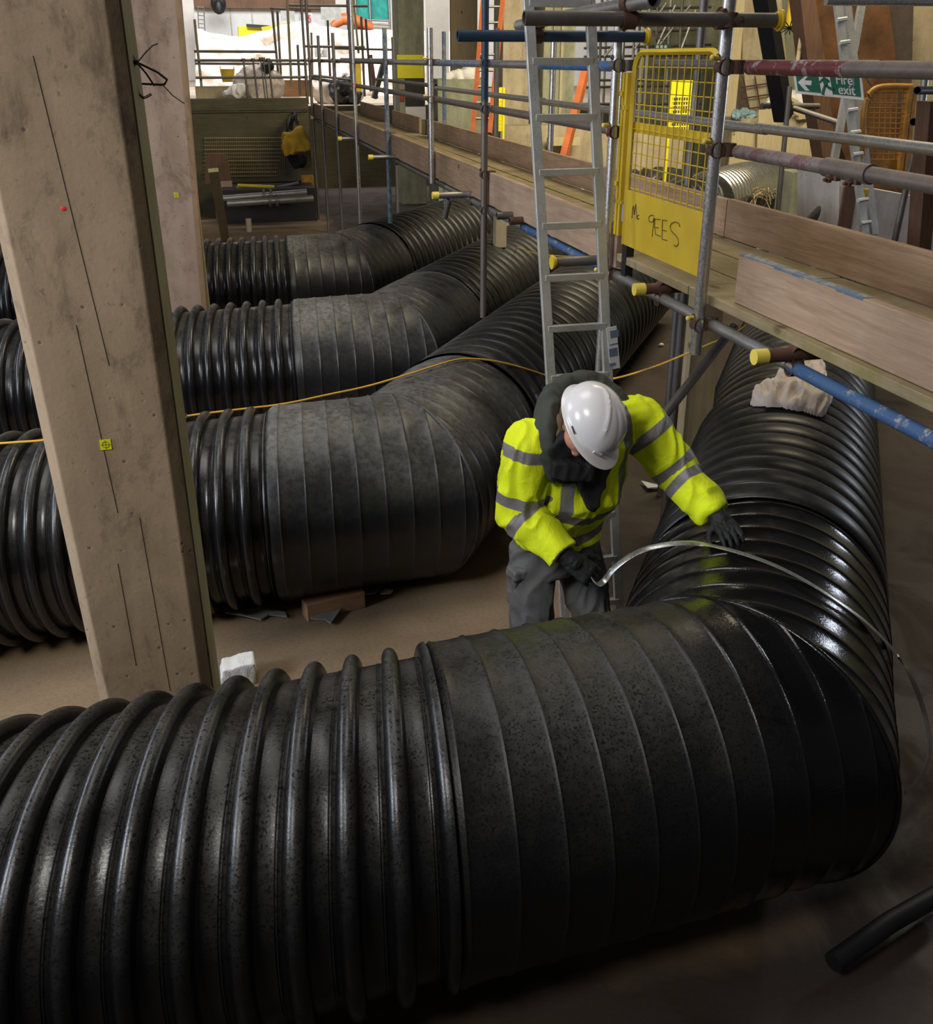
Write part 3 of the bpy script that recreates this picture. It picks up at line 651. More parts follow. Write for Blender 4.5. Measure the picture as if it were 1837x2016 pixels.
# ------------------------------------------------------------ steel band round the near pipe
path = [onY(x, y, Y) for x, y, Y in ((1166, 1140, 3.16), (1177, 1152, 3.18), (1188, 1146, 3.20), (1203, 1124, 3.19), (1228, 1102, 3.17), (1262, 1083, 3.15), (1300, 1073, 3.13), (1345, 1068, 3.11), (1388, 1071, 3.10))]
nr = [V((.1, -.4, 1))]*len(path)
for x, y in ((1425, 1079), (1470, 1092), (1520, 1110), (1570, 1134), (1620, 1164), (1665, 1194), (1705, 1224), (1740, 1258), (1765, 1288), (1782, 1312)):
    P, n_ = oncyl(x, y, 0, 2, .011); path.append(P); nr.append(n_)
for x, y, X in ((1800, 1345, 2.42), (1815, 1385, 2.50), (1827, 1430, 2.52), (1832, 1475, 2.50), (1822, 1515, 2.44), (1803, 1545, 2.36), (1782, 1560, 2.28)):
    path.append(onX(x, y, X)); nr.append(V((.2, -1, .3)))
def smooth_path(p, it=2):
    for _ in range(it):
        q = [p[0]]
        for a, b in zip(p, p[1:]): q += [a*.75+b*.25, a*.25+b*.75]
        p = q+[p[-1]]
    return p
path2 = smooth_path(path); nr2 = smooth_path(nr)
tag(MB().sweep(path2, 0, 6, flat=(.0125, .0013), nrm=nr2).build('steel_band', M['strap'], None, smooth=60, loc=path[0]), 'thin shiny metal strap looped over the nearest pipe, held under the hand of the worker', 'strap')

# ------------------------------------------------------------ yellow cables
pts = [oncyl(x, y, 1, 1, .016)[0] for x, y in ((-40, 875), (0, 873), (40, 870), (75, 868), (100, 865))] + [onY(200, 848, 5.0), onY(370, 818, 5.15), onY(470, 806, 5.2), onY(560, 796, 5.3), onY(640, 778, 5.4), onY(720, 762, 5.5)]
for x, y in ((800, 738), (850, 722), (900, 706), (940, 706), (985, 712), (1030, 724), (1080, 741)): pts.append(oncyl(x, y, 1, 2, .012)[0])
pts += [onY(1120, 750, 5.7), onY(1165, 752, 5.3), onY(1208, 746, 5.1), onY(1250, 735, 4.9), onY(1300, 718, 4.8), onY(1345, 699, 4.7), onY(1400, 676, 4.6), onY(1450, 655, 4.5), onY(1470, 640, 4.5)]
tag(MB().sweep(smooth_path(pts), .0058, 8).build('yellow_cable', M['cable'], None, smooth=60, loc=pts[0]), 'long yellow cable draped over the second pipe and trailing right behind the worker', 'cable')
pts = [oncyl(1018, 486, 2, 2, .01)[0], onY(1045, 497, 7.3), onY(1085, 503, 6.6), onY(1130, 505, 5.8), onY(1160, 497, 5.2)]
tag(MB().sweep(smooth_path(pts), .004, 6).build('yellow_cable', M['cable'], None, smooth=60, loc=pts[0]), 'short thin brownish yellow cable seen between the ladder rails', 'cable')

# ------------------------------------------------------------ white cloth bundle on the near pipe
def blob(name, centers, mat, vox=.01, sm=6, fold=.006, fs=14, label=None, cat=None, parent=None, loc=None, post=None):
    mb = MB()
    for c, rr, *m in centers: mb.ball(c, rr, 16, 10, m[0] if m else None)
    return remesh(mb, name, mat, vox, sm, fold, fs, parent, loc, label, cat, post)
def remesh(mb, name, mat, vox, sm, fold=0, fs=14, parent=None, loc=None, label=None, cat=None, post=None, ridged=True):
    me = bpy.data.meshes.new(name); me.from_pydata([tuple(p) for p in mb.v], [], mb.f)
    bm = bmesh.new(); bm.from_mesh(me); bmesh.ops.recalc_face_normals(bm, faces=bm.faces); bm.to_mesh(me); bm.free()
    o = bpy.data.objects.new(name, me); col.objects.link(o)
    r = o.modifiers.new('r', 'REMESH'); r.mode = 'VOXEL'; r.voxel_size = vox
    if sm: s = o.modifiers.new('s', 'SMOOTH'); s.factor = .5; s.iterations = sm
    dg = bpy.context.evaluated_depsgraph_get(); me2 = bpy.data.meshes.new_from_object(o.evaluated_get(dg))
    bpy.data.objects.remove(o); me2.name = name
    if fold:
        ns = [v.normal.copy() for v in me2.vertices]
        for v, n in zip(me2.vertices, ns):
            p = v.co*fs; q = V((p.x, p.y, p.z*.6))
            f = mnoise.noise(q + V((mnoise.noise(q*.7), mnoise.noise(q*.7+V((9, 1, 3))), 0))*1.2)
            f = (1-2*abs(f)*1.6) if ridged else f
            v.co += n*f*fold
    for p in me2.polygons: p.use_smooth = True
    o = bpy.data.objects.new(name, me2); col.objects.link(o); me2.materials.clear(); me2.materials.append(mat)
    if post: post(me2)
    if loc is not None: me2.transform(Matrix.Translation(-V(loc))); o.location = V(loc)
    if parent:
        o.parent = parent
        if loc is None: me2.transform(Matrix.Translation(-V(parent.location)))
        else: o.location = V(loc)-V(parent.location)
    return tag(o, label, cat) if label else o
P0, n0 = oncyl(1560, 785, 0, 2)
def cl(x, y, h): P, n_ = oncyl(x, y, 0, 2); return P + n_*h
OUT = [(1440+a/7.06, 660+b/7.06) for a, b in ((262, 985), (300, 930), (370, 850), (440, 785), (560, 760), (660, 740), (615, 670), (625, 590), (700, 545), (800, 480), (850, 400), (870, 325), (960, 315), (1080, 350), (1180, 410), (1240, 490), (1285, 640), (1300, 780), (1330, 890), (1390, 930), (1330, 1040), (1300, 1110), (1240, 1155), (1140, 1125), (1000, 1080), (850, 1060), (760, 1040), (680, 1010), (560, 1022), (430, 1000), (330, 1005))]
def inside(x, y, P):
    c = False; j = len(P)-1
    for i in range(len(P)):
        if (P[i][1] > y) != (P[j][1] > y) and x < (P[j][0]-P[i][0])*(y-P[i][1])/(P[j][1]-P[i][1])+P[i][0]: c = not c
        j = i
    return c
def edge_dist(x, y, P):
    best = 99
    for (ax, ay), (bx, by) in zip(P, P[1:]+P[:1]):
        dx, dy = bx-ax, by-ay; t = max(0, min(1, ((x-ax)*dx+(y-ay)*dy)/(dx*dx+dy*dy))); best = min(best, math.hypot(x-ax-dx*t, y-ay-dy*t))
    return best
ST = 2.0; cells = {}; mb = MB(); top = {}; bot = {}
def gv(i, j):
    if (i, j) in top: return
    x, y = 1470+i*ST, 700+j*ST; d = edge_dist(x, y, OUT) if inside(x, y, OUT) else 0
    q = V((x*.055, y*.075, 0)); q = q+V((mnoise.noise(q*.6), mnoise.noise(q*.6+V((5, 2, 0))), 0))*1.1
    f = 1-abs(mnoise.noise(q))*3.2; g_ = 1-abs(mnoise.noise(q*2.3+V((3, 1, 7))))*3
    h = .012+.085*min(1, d/20)**.6+(.030*f+.010*g_)*min(1, d/7)
    top[i, j] = len(mb.v); mb.v.append(cl(x, y, h)); bot[i, j] = len(mb.v); mb.v.append(cl(x, y, .004))
sel = [(i, j) for i in range(95) for j in range(66) if inside(1470+i*ST+1, 700+j*ST+1, OUT)]
ss_ = set(sel)
for i, j in sel:
    for a, b in ((i, j), (i+1, j), (i, j+1), (i+1, j+1)): gv(a, b)
    c4 = [(i, j), (i+1, j), (i+1, j+1), (i, j+1)]
    mb.f.append(tuple(top[c] for c in c4)); mb.f.append(tuple(bot[c] for c in c4[::-1]))
    for (a, b), e in (((c4[0], c4[1]), (i, j-1)), ((c4[1], c4[2]), (i+1, j)), ((c4[2], c4[3]), (i, j+1)), ((c4[3], c4[0]), (i-1, j))):
        if e not in ss_: mb.f.append((top[a], bot[a], bot[b], top[b]))
o = tag(mb.build('cloth_bundle', M['bagw'], None, smooth=75, loc=P0), 'crumpled dirty white cloth bag lying on the deep ribbed pipe under the blue tube', 'bag')
sm_ = o.modifiers.new('smooth', 'SMOOTH'); sm_.factor = .5; sm_.iterations = 2

# ------------------------------------------------------------ debris on the floor
c = onZ(657, 1187, .05)
mt = Matrix.Rotation(D(14), 3, 'Z')
tag(MB().box(c + V((0, 0, .0)), (.33, .09, .10), mt).build('timber_offcut', M['off'], None, bevel=.004, loc=(c.x, c.y, 0)), 'short reddish timber block wedged under the second pipe', 'block')
def flake(pts, z, th, name, mat, label, cat):
    mb = MB(); q = [onZ(x, y, z+random.uniform(0, .02)) for x, y in pts]; mb.prism(q, (0, 0, th)); 
    tag(mb.build(name, mat, None, loc=(q[0].x, q[0].y, z)), label, cat)
flake([(440, 1195), (470, 1190), (520, 1198), (562, 1208), (565, 1216), (530, 1212), (514, 1222), (480, 1214), (444, 1208)], .012, .01, 'plastic_film', M['film'], 'dark torn plastic film left of the timber block', 'film')
flake([(598, 1208), (618, 1204), (640, 1202), (676, 1196), (652, 1230), (640, 1222), (615, 1220)], .012, .012, 'plastic_film', M['film'], 'grey torn plastic sheet poking out below the timber block', 'film')
flake([(716, 1158), (735, 1150), (752, 1156), (738, 1170), (718, 1172)], .02, .012, 'plastic_film', M['film'], 'dark film scrap right of the timber block', 'film')
flake([(747, 1168), (760, 1162), (774, 1164), (768, 1170), (750, 1171)], .01, .01, 'plastic_film', M['greys'], 'tiny pale scrap right of the timber block', 'film')
flake([(1262, 948), (1290, 955), (1320, 952), (1318, 960), (1275, 962)], .01, .008, 'plastic_film', M['greyp'], 'pale scrap on the floor under the outstretched arm', 'film')
cs = []; base = onZ(470, 1352, 0)
mb = MB(); t = [(437, 1322), (455, 1318), (470, 1312), (492, 1308), (501, 1306), (505, 1320), (503, 1350), (437, 1360)]
q = [onY(x, y, base.y) for x, y in t]; zb = min(p.z for p in q); mb.prism([V((p.x, p.y, max(0.0, p.z))) for p in q], (0, .12, 0))
mb.bb((min(p.x for p in q), base.y, 0), (max(p.x for p in q)-.01, base.y+.12, .06))
remesh(mb, 'white_block', M['poly'], .008, 1, .004, 30, loc=(base.x, base.y, 0), label='broken white foam block at the foot of the foreground column', cat='block', ridged=False)
c = onZ(1302, 679, .02)
tag(MB().ball(c, (.03, .02, .02), 8, 6).build('rubble_chip', M['greyp'], None, loc=(c.x, c.y, 0)), 'small pale chip on the floor right of the ladder', 'stone')
a = onZ(1640, 1895, .07); b = onZ(1850, 1760, .07)
tag(MB().sweep([a, a*.5+b*.5+V((0, 0, .02)), b], .034, 10).build('dirty_hose', M['black'], None, smooth=60, loc=(a.x, a.y, 0)), 'dark dirty tube lying on wet ground at the bottom right corner', 'hose')

# ------------------------------------------------------------ the worker
def caps(mb, p, q, r1, r2, n=16, k=4, sq=1.0, side=None):
    """tapered capsule from p to q"""
    p = V(p); q = V(q); d = (q-p).normalized(); a, b = frame(d)
    if side is not None: a = (V(side) - d*V(side).dot(d)).normalized(); b = a.cross(d)
    rings = []
    for i in range(k+1): t = -PI/2 + PI/2*i/k; rings.append((p + d*math.sin(t)*r1, max(math.cos(t)*r1, .0005)))
    for i in range(k+1): t = PI/2*i/k; rings.append((q + d*math.sin(t)*r2, max(math.cos(t)*r2, .0005)))
    vs = [c + a*math.cos(2*PI*j/n)*r + b*math.sin(2*PI*j/n)*r*sq for c, r in rings for j in range(n)]
    m = len(rings)
    mb.add(vs, [(i*n+j, i*n+(j+1)%n, (i+1)*n+(j+1)%n, (i+1)*n+j) for i in range(m-1) for j in range(n)] + [tuple(range(n))[::-1], tuple(range((m-1)*n, m*n))])
def chain(mb, pts, rs, **k):
    for i in range(len(pts)-1): caps(mb, pts[i], pts[i+1], rs[i], rs[i+1], **k)
def loft(mb, rings, n=28):
    vs = []; m = len(rings)
    for c, a, b in rings:
        for j in range(n):
            t = 2*PI*j/n; ct, st = math.cos(t), math.sin(t)
            vs.append(V(c) + V(a)*math.copysign(abs(ct)**.85, ct) + V(b)*math.copysign(abs(st)**.85, st))
    mb.add(vs, [(i*n+j, i*n+(j+1)%n, (i+1)*n+(j+1)%n, (i+1)*n+j) for i in range(m-1) for j in range(n)] + [tuple(range(n))[::-1], tuple(range((m-1)*n, m*n))])
PELV = V((1.275, 3.60, .88)); CHEST = V((1.315, 3.49, 1.20)); NECK = V((1.315, 3.42, 1.43))
RSH, LSH = V((1.085, 3.40, 1.375)), V((1.56, 3.49, 1.405))
REL, LEL = V((1.045, 3.41, 1.10)), V((1.700, 3.38, 1.215))
RWR, LWR = V((1.190, 3.235, .965)), V((1.800, 3.205, 1.082))
RHIP, LHIP = V((1.175, 3.60, .84)), V((1.375, 3.65, .84))
RKN, LKN = V((1.145, 3.50, .47)), V((1.435, 3.53, .47))
RAN, LAN = V((1.14, 3.56, .09)), V((1.45, 3.60, .09))
SD = V((.97, .23, .03)).normalized(); FR = V((.23, -.95, -.10)).normalized()
HC = V((1.245, 3.225, 1.515)); hf = V((.15, -.62, -.77)).normalized(); hu = (V((0, 0, 1)) - hf*hf.z).normalized(); hs = hf.cross(hu)
tilt = Matrix.Rotation(D(-17), 3, hf); hu = tilt @ hu; hs = tilt @ hs
man = empty('person', (1.29, 3.58, 0), 'person in hi-vis jacket and white hard hat bending over the nearest pipe, one arm outstretched', 'person')
def hm(x, y, z): return HC + hs*x + hf*y + hu*z
HM = Matrix((hs, hf, hu)).transposed()
mb = MB()
mb.ball(hm(0, -.01, .01), (.076, .095, .105), 20, 14, HM)
mb.ball(hm(0, .03, -.055), (.056, .06, .06), 16, 10, HM)
mb.ball(hm(0, .098, -.015), (.014, .022, .026), 10, 8, HM)
for s in (-1, 1):
    mb.ball(hm(s*.079, -.012, -.012), (.010, .021, .032), 10, 8, HM)
    mb.ball(hm(s*.035, .07, -.03), (.026, .026, .024), 10, 8, HM)
    mb.ball(hm(s*.03, .078, .035), (.024, .018, .010), 10, 8, HM)
mb.ball(hm(0, .085, -.062), (.024, .014, .009), 10, 8, HM); mb.ball(hm(0, .075, -.095), (.02, .02, .018), 10, 8, HM)
caps(mb, hm(0, -.045, -.04), NECK+V((0, .01, .0)), .055, .062)
loft(mb, [(PELV, SD*.13, FR*.09), (PELV*.5+CHEST*.5, SD*.12, FR*.085), (CHEST, SD*.14, FR*.09), (NECK-V((0, 0, .04)), SD*.12, FR*.07)])
for a, b_, c in ((RSH, REL, RWR), (LSH, LEL, LWR)): chain(mb, [NECK-V((0, 0, .04)), a, b_, c], [.06, .05, .04, .028])
for a, b_, c in ((RHIP, RKN, RAN), (LHIP, LKN, LAN)): chain(mb, [a, b_, c], [.075, .055, .042])
remesh(mb, 'body', M['skin'], .0055, 2, parent=man)
# hair under the helmet
mb = MB(); mb.ball(hm(0, -.035, .0), (.079, .078, .088), 18, 12, HM)
remesh(mb, 'hair', plain('dark_hair', (.05, .03, .02), .7), .007, 1, .003, 60, parent=man)
# spectacles
mb = MB(); 
for s in (-1, 1): mb.bar(hm(s*.081, .0, .012), hm(s*.066, .088, .014), .004, .006)
mb.bar(hm(-.066, .088, .014), hm(.066, .088, .014), .004, .007)
mb.build('spectacles', M['black'], man)

# jacket
mb = MB()
loft(mb, [(PELV+V((.0, 0, .005)), SD*.185, FR*.150), (PELV+V((.005, -.01, .10)), SD*.185, FR*.15), (CHEST-V((0, 0, .08)), SD*.195, FR*.155), (CHEST+V((0, 0, .06)), SD*.205, FR*.15), (NECK-V((0, 0, .07)), SD*.20, FR*.125), (NECK-V((0, 0, .0)), SD*.13, FR*.10), (NECK+V((0, 0, .025)), SD*.085, FR*.07)])
for sh, el, wr, sg in ((RSH, REL, RWR, -1), (LSH, LEL, LWR, 1)):
    chain(mb, [NECK-V((0, 0, .03)) + SD*sg*.06, sh], [.095, .100])
    e = wr + (wr-el).normalized()*-.015
    chain(mb, [sh, sh*.5+el*.5, el, el*.45+e*.55], [.100, .095, .088, .078], n=20)
    d = (e-el).normalized(); a, b_ = frame(d); loft(mb, [(el*.45+e*.55, a*.076, b_*.076), (el*.15+e*.85, a*.070, b_*.068), (e, a*.070, b_*.066)], 24)
def seg_t(p, a, b_):
    d = b_-a; t = (p-a).dot(d)/d.length_squared; tc = min(1, max(0, t)); return (p-(a+d*tc)).length, t*d.length
def jacket_attr(me):
    at = me.attributes.new('tape', 'FLOAT', 'POINT')
    for v in me.vertices:
        p = v.co; dl = [(seg_t(p, RSH, REL), 'ru'), (seg_t(p, REL, RWR), 'rf'), (seg_t(p, LSH, LEL), 'lu'), (seg_t(p, LEL, LWR), 'lf')]
        (dd, t), k = min(dl, key=lambda x: x[0][0]); q = p-CHEST; sx = q.dot(SD)
        torso = dd > .125 or (abs(sx) < .165 and dd > .085)
        val = -1
        if torso:
            for c, h in ((.945, .024), (1.06, .024)):
                zz = p.z + abs(sx)*-.25 + (.05 if 0 else 0); val = max(val, h-abs(zz-c+.03))
            if p.z > 1.07: val = max(val, .026-abs(abs(sx)-.125))
        else:
            bands = {'ru': ((.015, .026), (.215, .026)), 'rf': ((.045, .025),), 'lu': ((.07, .025), (.235, .026)), 'lf': ((.05, .022),)}[k]
            for c, h in bands: val = max(val, h-abs(t-c))
            if abs(sx) < .17 and p.z > 1.2: val = max(val, .026-abs(abs(sx)-.125))
        at.data[v.index].value = val
m, nt, b = newmat('hi_vis_jacket_cloth'); A = N(nt, 'ShaderNodeAttribute', attribute_name='tape'); v = coord(nt)
tm = ramp(nt, A.outputs['Fac'], [(0.0, 0.0), (.002, 1.0)])
yc = mix(nt, ramp(nt, noi(nt, v, 9, 5, .6), [(.55, 0.0), (.8, .35)]), (.80, .93, .008), (.52, .60, .02))
nt.links.new(mix(nt, tm, yc, (.20, .19, .19)), b.inputs['Base Color']); b.inputs['Roughness'].default_value = .75
nt.links.new(mix(nt, tm, .8, .42), b.inputs['Roughness'])
bump(nt, b, noi(nt, coord(nt, (1, 1, .6)), 16, 5, .6, 1.2), .5, .012)
remesh(mb, 'hi_vis_jacket', m, .0065, 7, .0095, 11, parent=man, post=jacket_attr)
# dark inner coat showing at the open front
mb = MB()
q = [onY(x, y, 3.285+(y-900)*.0004) for x, y in ((1082, 885), (1086, 945), (1110, 955), (1135, 950), (1146, 972), (1160, 1004), (1172, 1012), (1184, 990), (1196, 945), (1218, 890), (1180, 860), (1110, 860))]
mb.prism(q, (0, .12, 0)); mb.box(onY(1128, 928, 3.275), (.17, .03, .07), Matrix.Rotation(D(6), 3, 'Y'))
remesh(mb, 'inner_coat', M['dark'], .007, 7, .006, 14, parent=man)
# hood and collar
hp = [onY(*p) for p in ((1090, 940, 3.33), (1080, 905, 3.32), (1074, 872, 3.33), (1074, 830, 3.38), (1086, 790, 3.45), (1112, 764, 3.51), (1150, 756, 3.54), (1188, 764, 3.54), (1222, 790, 3.50), (1246, 830, 3.44), (1250, 868, 3.41))]
mb = MB(); hp = smooth_path(hp, 1); m_ = len(hp)-1; chain(mb, hp, [.018+.030*math.sin(PI*min(1, i/m_*1.15)) for i in range(m_+1)], sq=1.25)
mb.ball(onY(1092, 800, 3.46), (.06, .07, .07), 14, 10); mb.ball(onY(1150, 775, 3.52), (.10, .07, .06), 14, 10); mb.ball(onY(1082, 850, 3.38), (.035, .05, .07), 14, 10); mb.ball(onY(1210, 800, 3.52), (.06, .06, .06), 14, 10)
remesh(mb, 'hood', M['hood'], .007, 5, .008, 13, parent=man)
hp = [onY(*p) for p in ((1104, 890, 3.315), (1097, 865, 3.33), (1095, 835, 3.36), (1104, 805, 3.41), (1125, 782, 3.45), (1155, 772, 3.47), (1190, 782, 3.46))]
mb = MB(); hp = smooth_path(hp, 1); chain(mb, hp, [.026]*len(hp)); remesh(mb, 'fleece_collar', M['fleece'], .006, 3, .004, 22, parent=man)
# helmet
mb = MB(); nA, nP = 72, 26; vs = []; fs = []
def hshell(phi, a, off=0):
    c, s = math.cos(phi), math.sin(phi)         # c forward, s to the side
    rs, rf, ru = .117+off, (.144 if c > 0 else .135)+off, .112+off
    x = rs*s*math.sin(a); y = rf*c*math.sin(a); z = ru*math.cos(a)
    for w0, k in ((.0, .0), (-1, 1), (1, 1)):
        if k:
            line = w0*(.014 + max(0, (y+.06))*.30); g = math.exp(-((x-line)/.0065)**2)*min(1, max(0, (y+.085)/.04))*min(1, max(0, (.118-y)/.03))
            z += .007*g
    valley = math.exp(-(x/.009)**2)*min(1, max(0, (y+.02)/.05)); z -= .003*valley
    return x, y-.004, z
for i in range(nP+1):
    a = (PI/2)*i/nP
    for j in range(nA): vs.append(hm(*[q+(0, 0, .036)[k] for k, q in enumerate(hshell(2*PI*j/nA, max(a, .004)))]))
for i in range(nP):
    for j in range(nA): fs.append((i*nA+j, i*nA+(j+1)%nA, (i+1)*nA+(j+1)%nA, (i+1)*nA+j))
rim = [(.000, -.012), (.004, -.024), (.010, -.027), (.011, -.030), (.002, -.030), (-.003, -.02), (-.004, .0)]
for k, (o, z) in enumerate(rim):
    for j in range(nA):
        phi = 2*PI*j/nA; x, y, _ = hshell(phi, PI/2)
        fwd = max(0, math.cos(phi))**1.6; oo = o*(1 + 3.6*fwd) if o > .003 else o
        L = math.hypot(x, y); vs.append(hm(x*(1+oo/L), y*(1+oo/L), .036 + z*(1-.25*fwd)))
    b0 = (nP+k)*nA; b1 = (nP+k+1)*nA
    for j in range(nA): fs.append((b0+j, b0+(j+1)%nA, b1+(j+1)%nA, b1+j))
mb.add(vs, fs); hat = mb.build('hard_hat', M['hatw'], man, smooth=50)
mb = MB(); mb.box(hm(.117, .035, .024), (.003, .030, .005), HM); mb.v = [p-man.location for p in mb.v]; o = mb.build('side_slot', M['black']); o.parent = hat
mb = MB(); mb.box(hm(.05, .134, .038), (.04, .006, .012), HM @ Matrix.Rotation(D(-22), 3, 'Z')); mb.v = [p-man.location for p in mb.v]; o = mb.build('front_clip', M['hatw'], bevel=.002); o.parent = hat
# trousers and boots
mb = MB()
loft(mb, [(PELV+V((0, 0, .03)), SD*.17, FR*.13), (PELV-V((0, 0, .04)), SD*.18, FR*.14), (PELV-V((0, 0, .13)), SD*.175, FR*.13)])
for a, k_, c in ((RHIP, RKN, RAN), (LHIP, LKN, LAN)): chain(mb, [a-V((0, 0, .05)), a*.5+k_*.5, k_, k_*.5+c*.5, c+V((0, 0, .03))], [.108, .100, .085, .082, .085], n=20)
remesh(mb, 'work_trousers', M['trou'], .008, 4, .009, 12, parent=man)
pc = onY(1030, 1158, 3.52); mb = MB(); mb.box(pc + V((0, .02, 0)), (.10, .07, .17), Matrix.Rotation(D(12), 3, 'Z')); mb.box(pc+V((-.004, .012, .075)), (.11, .08, .04), Matrix.Rotation(D(12), 3, 'Z'))
remesh(mb, 'cargo_pocket', M['trou'], .007, 3, .005, 20, parent=man)
for a in (RAN, LAN):
    mb = MB(); caps(mb, a+V((0, .05, -.035)), a+V((.03, -.13, -.045)), .052, .045); caps(mb, a+V((0, .02, .06)), a+V((0, .03, -.02)), .055, .052)
    for i in range(len(mb.v)): mb.v[i].z = max(mb.v[i].z, .001)
    remesh(mb, 'boot', M['black'], .008, 2, parent=man)
# gloved hands
def hand(name, wrist, fdir, nrm, curl, thumb, mat, forearm, tip=None):
    y = V(fdir).normalized(); z = (V(nrm) - y*V(nrm).dot(y)).normalized(); x = y.cross(z)*thumb
    W = lambda a, b_, c: V(wrist) + x*a + y*b_ + z*c
    mb = MB()
    for i in range(5): xx = -.034+.017*i; caps(mb, W(xx*.75, .005, 0), W(xx, .082, 0), .0165, .0145, n=12)
    caps(mb, forearm, W(0, .012, 0), .050, .034, n=16)
    for i, (fx, L) in enumerate(((.036, .070), (.0125, .078), (-.0115, .073), (-.035, .058))):
        p = W(fx, .085, .001); ang = 0; sp = (fx)*1.2; c = curl[i] if isinstance(curl, (list, tuple)) else curl
        for s, l in enumerate((.45, .31, .24)):
            ang += c*(1 if s else .7); d = y*math.cos(ang)*1 - z*math.sin(ang) + x*sp; d.normalize()
            q = p + d*L*l; caps(mb, p, q, .0105-.001*s, .0098-.001*s, n=10); p = q
    p = W(.034, .022, -.006); 
    for d, l, r in ((x*.75+y*.6-z*.35, .036, .0145), (x*.45+y*.85-z*.25, .030, .012), (x*.1+y*.95-z*.3, .024, .0105)):
        q = p + d.normalized()*l; caps(mb, p, q, r, r-.0012, n=10); p = q
    remesh(mb, name, mat, .0034, 2, .0012, 60, parent=man)
P1, n1 = oncyl(1432, 1052, 0, 2, .028); P2, n2 = oncyl(1468, 1092, 0, 2, .0)
LWR2 = V((1.793, 3.168, 1.092))
hand('glove', LWR2, (P2-LWR2), n1, (.30, .34, .36, .38), 1, M['glove'], LWR+(LEL-LWR)*.25)
hand('glove', RWR+V((.02, -.01, -.012)), V((.75, -.42, -.55)), V((-.2, -.75, .55)), (.95, 1.0, 1.05, 1.1), -1, M['glove'], RWR+(REL-RWR)*.25)

# ------------------------------------------------------------ beyond the pit: helpers
def pbox(name, x0, y0, x1, y1, Y, th, mat, label, cat, z0=None, group=None, bev=.004, root=None):
    a = onY(x0, (y0+y1)/2, Y); b = onY(x1, (y0+y1)/2, Y); zt = onY((x0+x1)/2, y0, Y).z; zb = onY((x0+x1)/2, y1, Y).z if z0 is None else z0
    mb = MB().bb((a.x, Y, zb), (b.x, Y+th, zt)); c = ((a.x+b.x)/2, Y+th/2, zb)
    if root: return mb.build(name, mat, root, bevel=bev)
    return tag(mb.build(name, mat, None, bevel=bev, loc=c), label, cat, group)
def ptube(x0, y0, x1, y1, Y, mat, label, r=TR, Y2=None, group=None, name='scaffold_tube', cat='tube', n=10, z0=None):
    a = onY(x0, y0, Y); b = onY(x1, y1, Y2 or Y)
    if z0 is not None: b.z = z0
    return tag(MB().tube(a, b, r, n).build(name, mat, None, smooth=50, loc=a if a.z < b.z else b), label, cat, group)
def poly(name, pts, Y, th, mat, label, cat, group=None):
    q = [onY(x, y, Y) for x, y in pts]; c = V((sum(p.x for p in q)/len(q), Y, min(p.z for p in q)))
    return tag(MB().prism(q, (0, th, 0)).build(name, mat, None, loc=c), label, cat, group)

# far outdoor ground, tarpaulin and panels
mb = MB(); nx = 70; ny = 16; vs = []
def tt(x):
    k = [(385, 56), (420, 66), (470, 72), (520, 62), (560, 48), (600, 40), (640, 52), (680, 59), (780, 60), (860, 62), (950, 60)]
    for (a, ya), (b, yb) in zip(k, k[1:]):
        if x <= b: u = (x-a)/(b-a); u = u*u*(3-2*u); return ya+(yb-ya)*u
    return 60
TY = 31
for i in range(nx+1):
    x = 385+565*i/nx
    for j in range(ny+1):
        y = tt(x)+(200-tt(x))*j/ny; p = onY(x, y, TY); p.y += .18*math.sin(x*.045+j*.12) + .10*math.sin(x*.13+j*.35) + .08*mnoise.noise(V((x*.03, j*.5, 0)))*3; vs.append(p)
mb.add(vs, [(i*(ny+1)+j, (i+1)*(ny+1)+j, (i+1)*(ny+1)+j+1, i*(ny+1)+j+1) for i in range(nx) for j in range(ny)])
o = tag(mb.build('tarpaulin', M['tarp'], None, smooth=80, loc=onY(600, 190, TY)), 'long cream tarpaulin hung as a fence across the bright far background', 'tarpaulin')
sd = o.modifiers.new('t', 'SOLIDIFY'); sd.thickness = .02
root = empty('site_cabin', onY(500, 60, 36), 'pale grey panelled cabin wall under a brown beam, top left background', 'cabin')
pbox('wall_panel', 385, 17, 640, 90, 36, 1.5, M['greyp'], 0, 0, root=root)
pbox('roof_beam', 380, -30, 660, 17, 35.8, 1.9, M['plyd'], 0, 0, root=root)
for x in (455, 497, 590): pbox('panel_rib', x, 17, x+2, 90, 35.97, .03, M['greys'], 0, 0, root=root, bev=0)
mb = MB(); c = onY(430, 8, 35.2); mb.ball(c, (.24, .1, .3), 14, 10); mb.ball(c+V((0, -.12, -.1)), (.12, .06, .2), 10, 8); 
remesh(mb, 'dark_bundle', M['black'], .04, 2, 0, loc=c, label='dark rounded bundle hung on the far cabin beam', cat='bundle')
mb = MB()
for x in (389, 401): mb.tube(onY(x, 8, 33), onY(x+9, 196, 33), .015, 6)
for k in range(6): mb.tube(onY(388+k*.4, 14+k*8, 33), onY(402+k*.4, 15+k*8, 33), .015, 6)
tag(mb.build('wire_ladder', M['gald'], None, loc=onY(395, 60, 33)), 'small wire ladder at the left edge of the far tarpaulin', 'ladder')
root = empty('excavator', onY(530, 62, 33), 'yellow digger arm rising behind the far tarpaulin', 'digger')
q = [(469, 52), (490, 50), (520, 55), (545, 56), (575, 50), (572, 60), (545, 63), (520, 68), (505, 76), (471, 76)]
MB().prism([onY(x, y, 33) for x, y in q], (0, .6, 0)).build('body_panel', M['yelbright'], root)
MB().bar(onY(515, 58, 32.9), onY(572, 48, 32.9), .14, .12).build('boom', M['yel'], root)
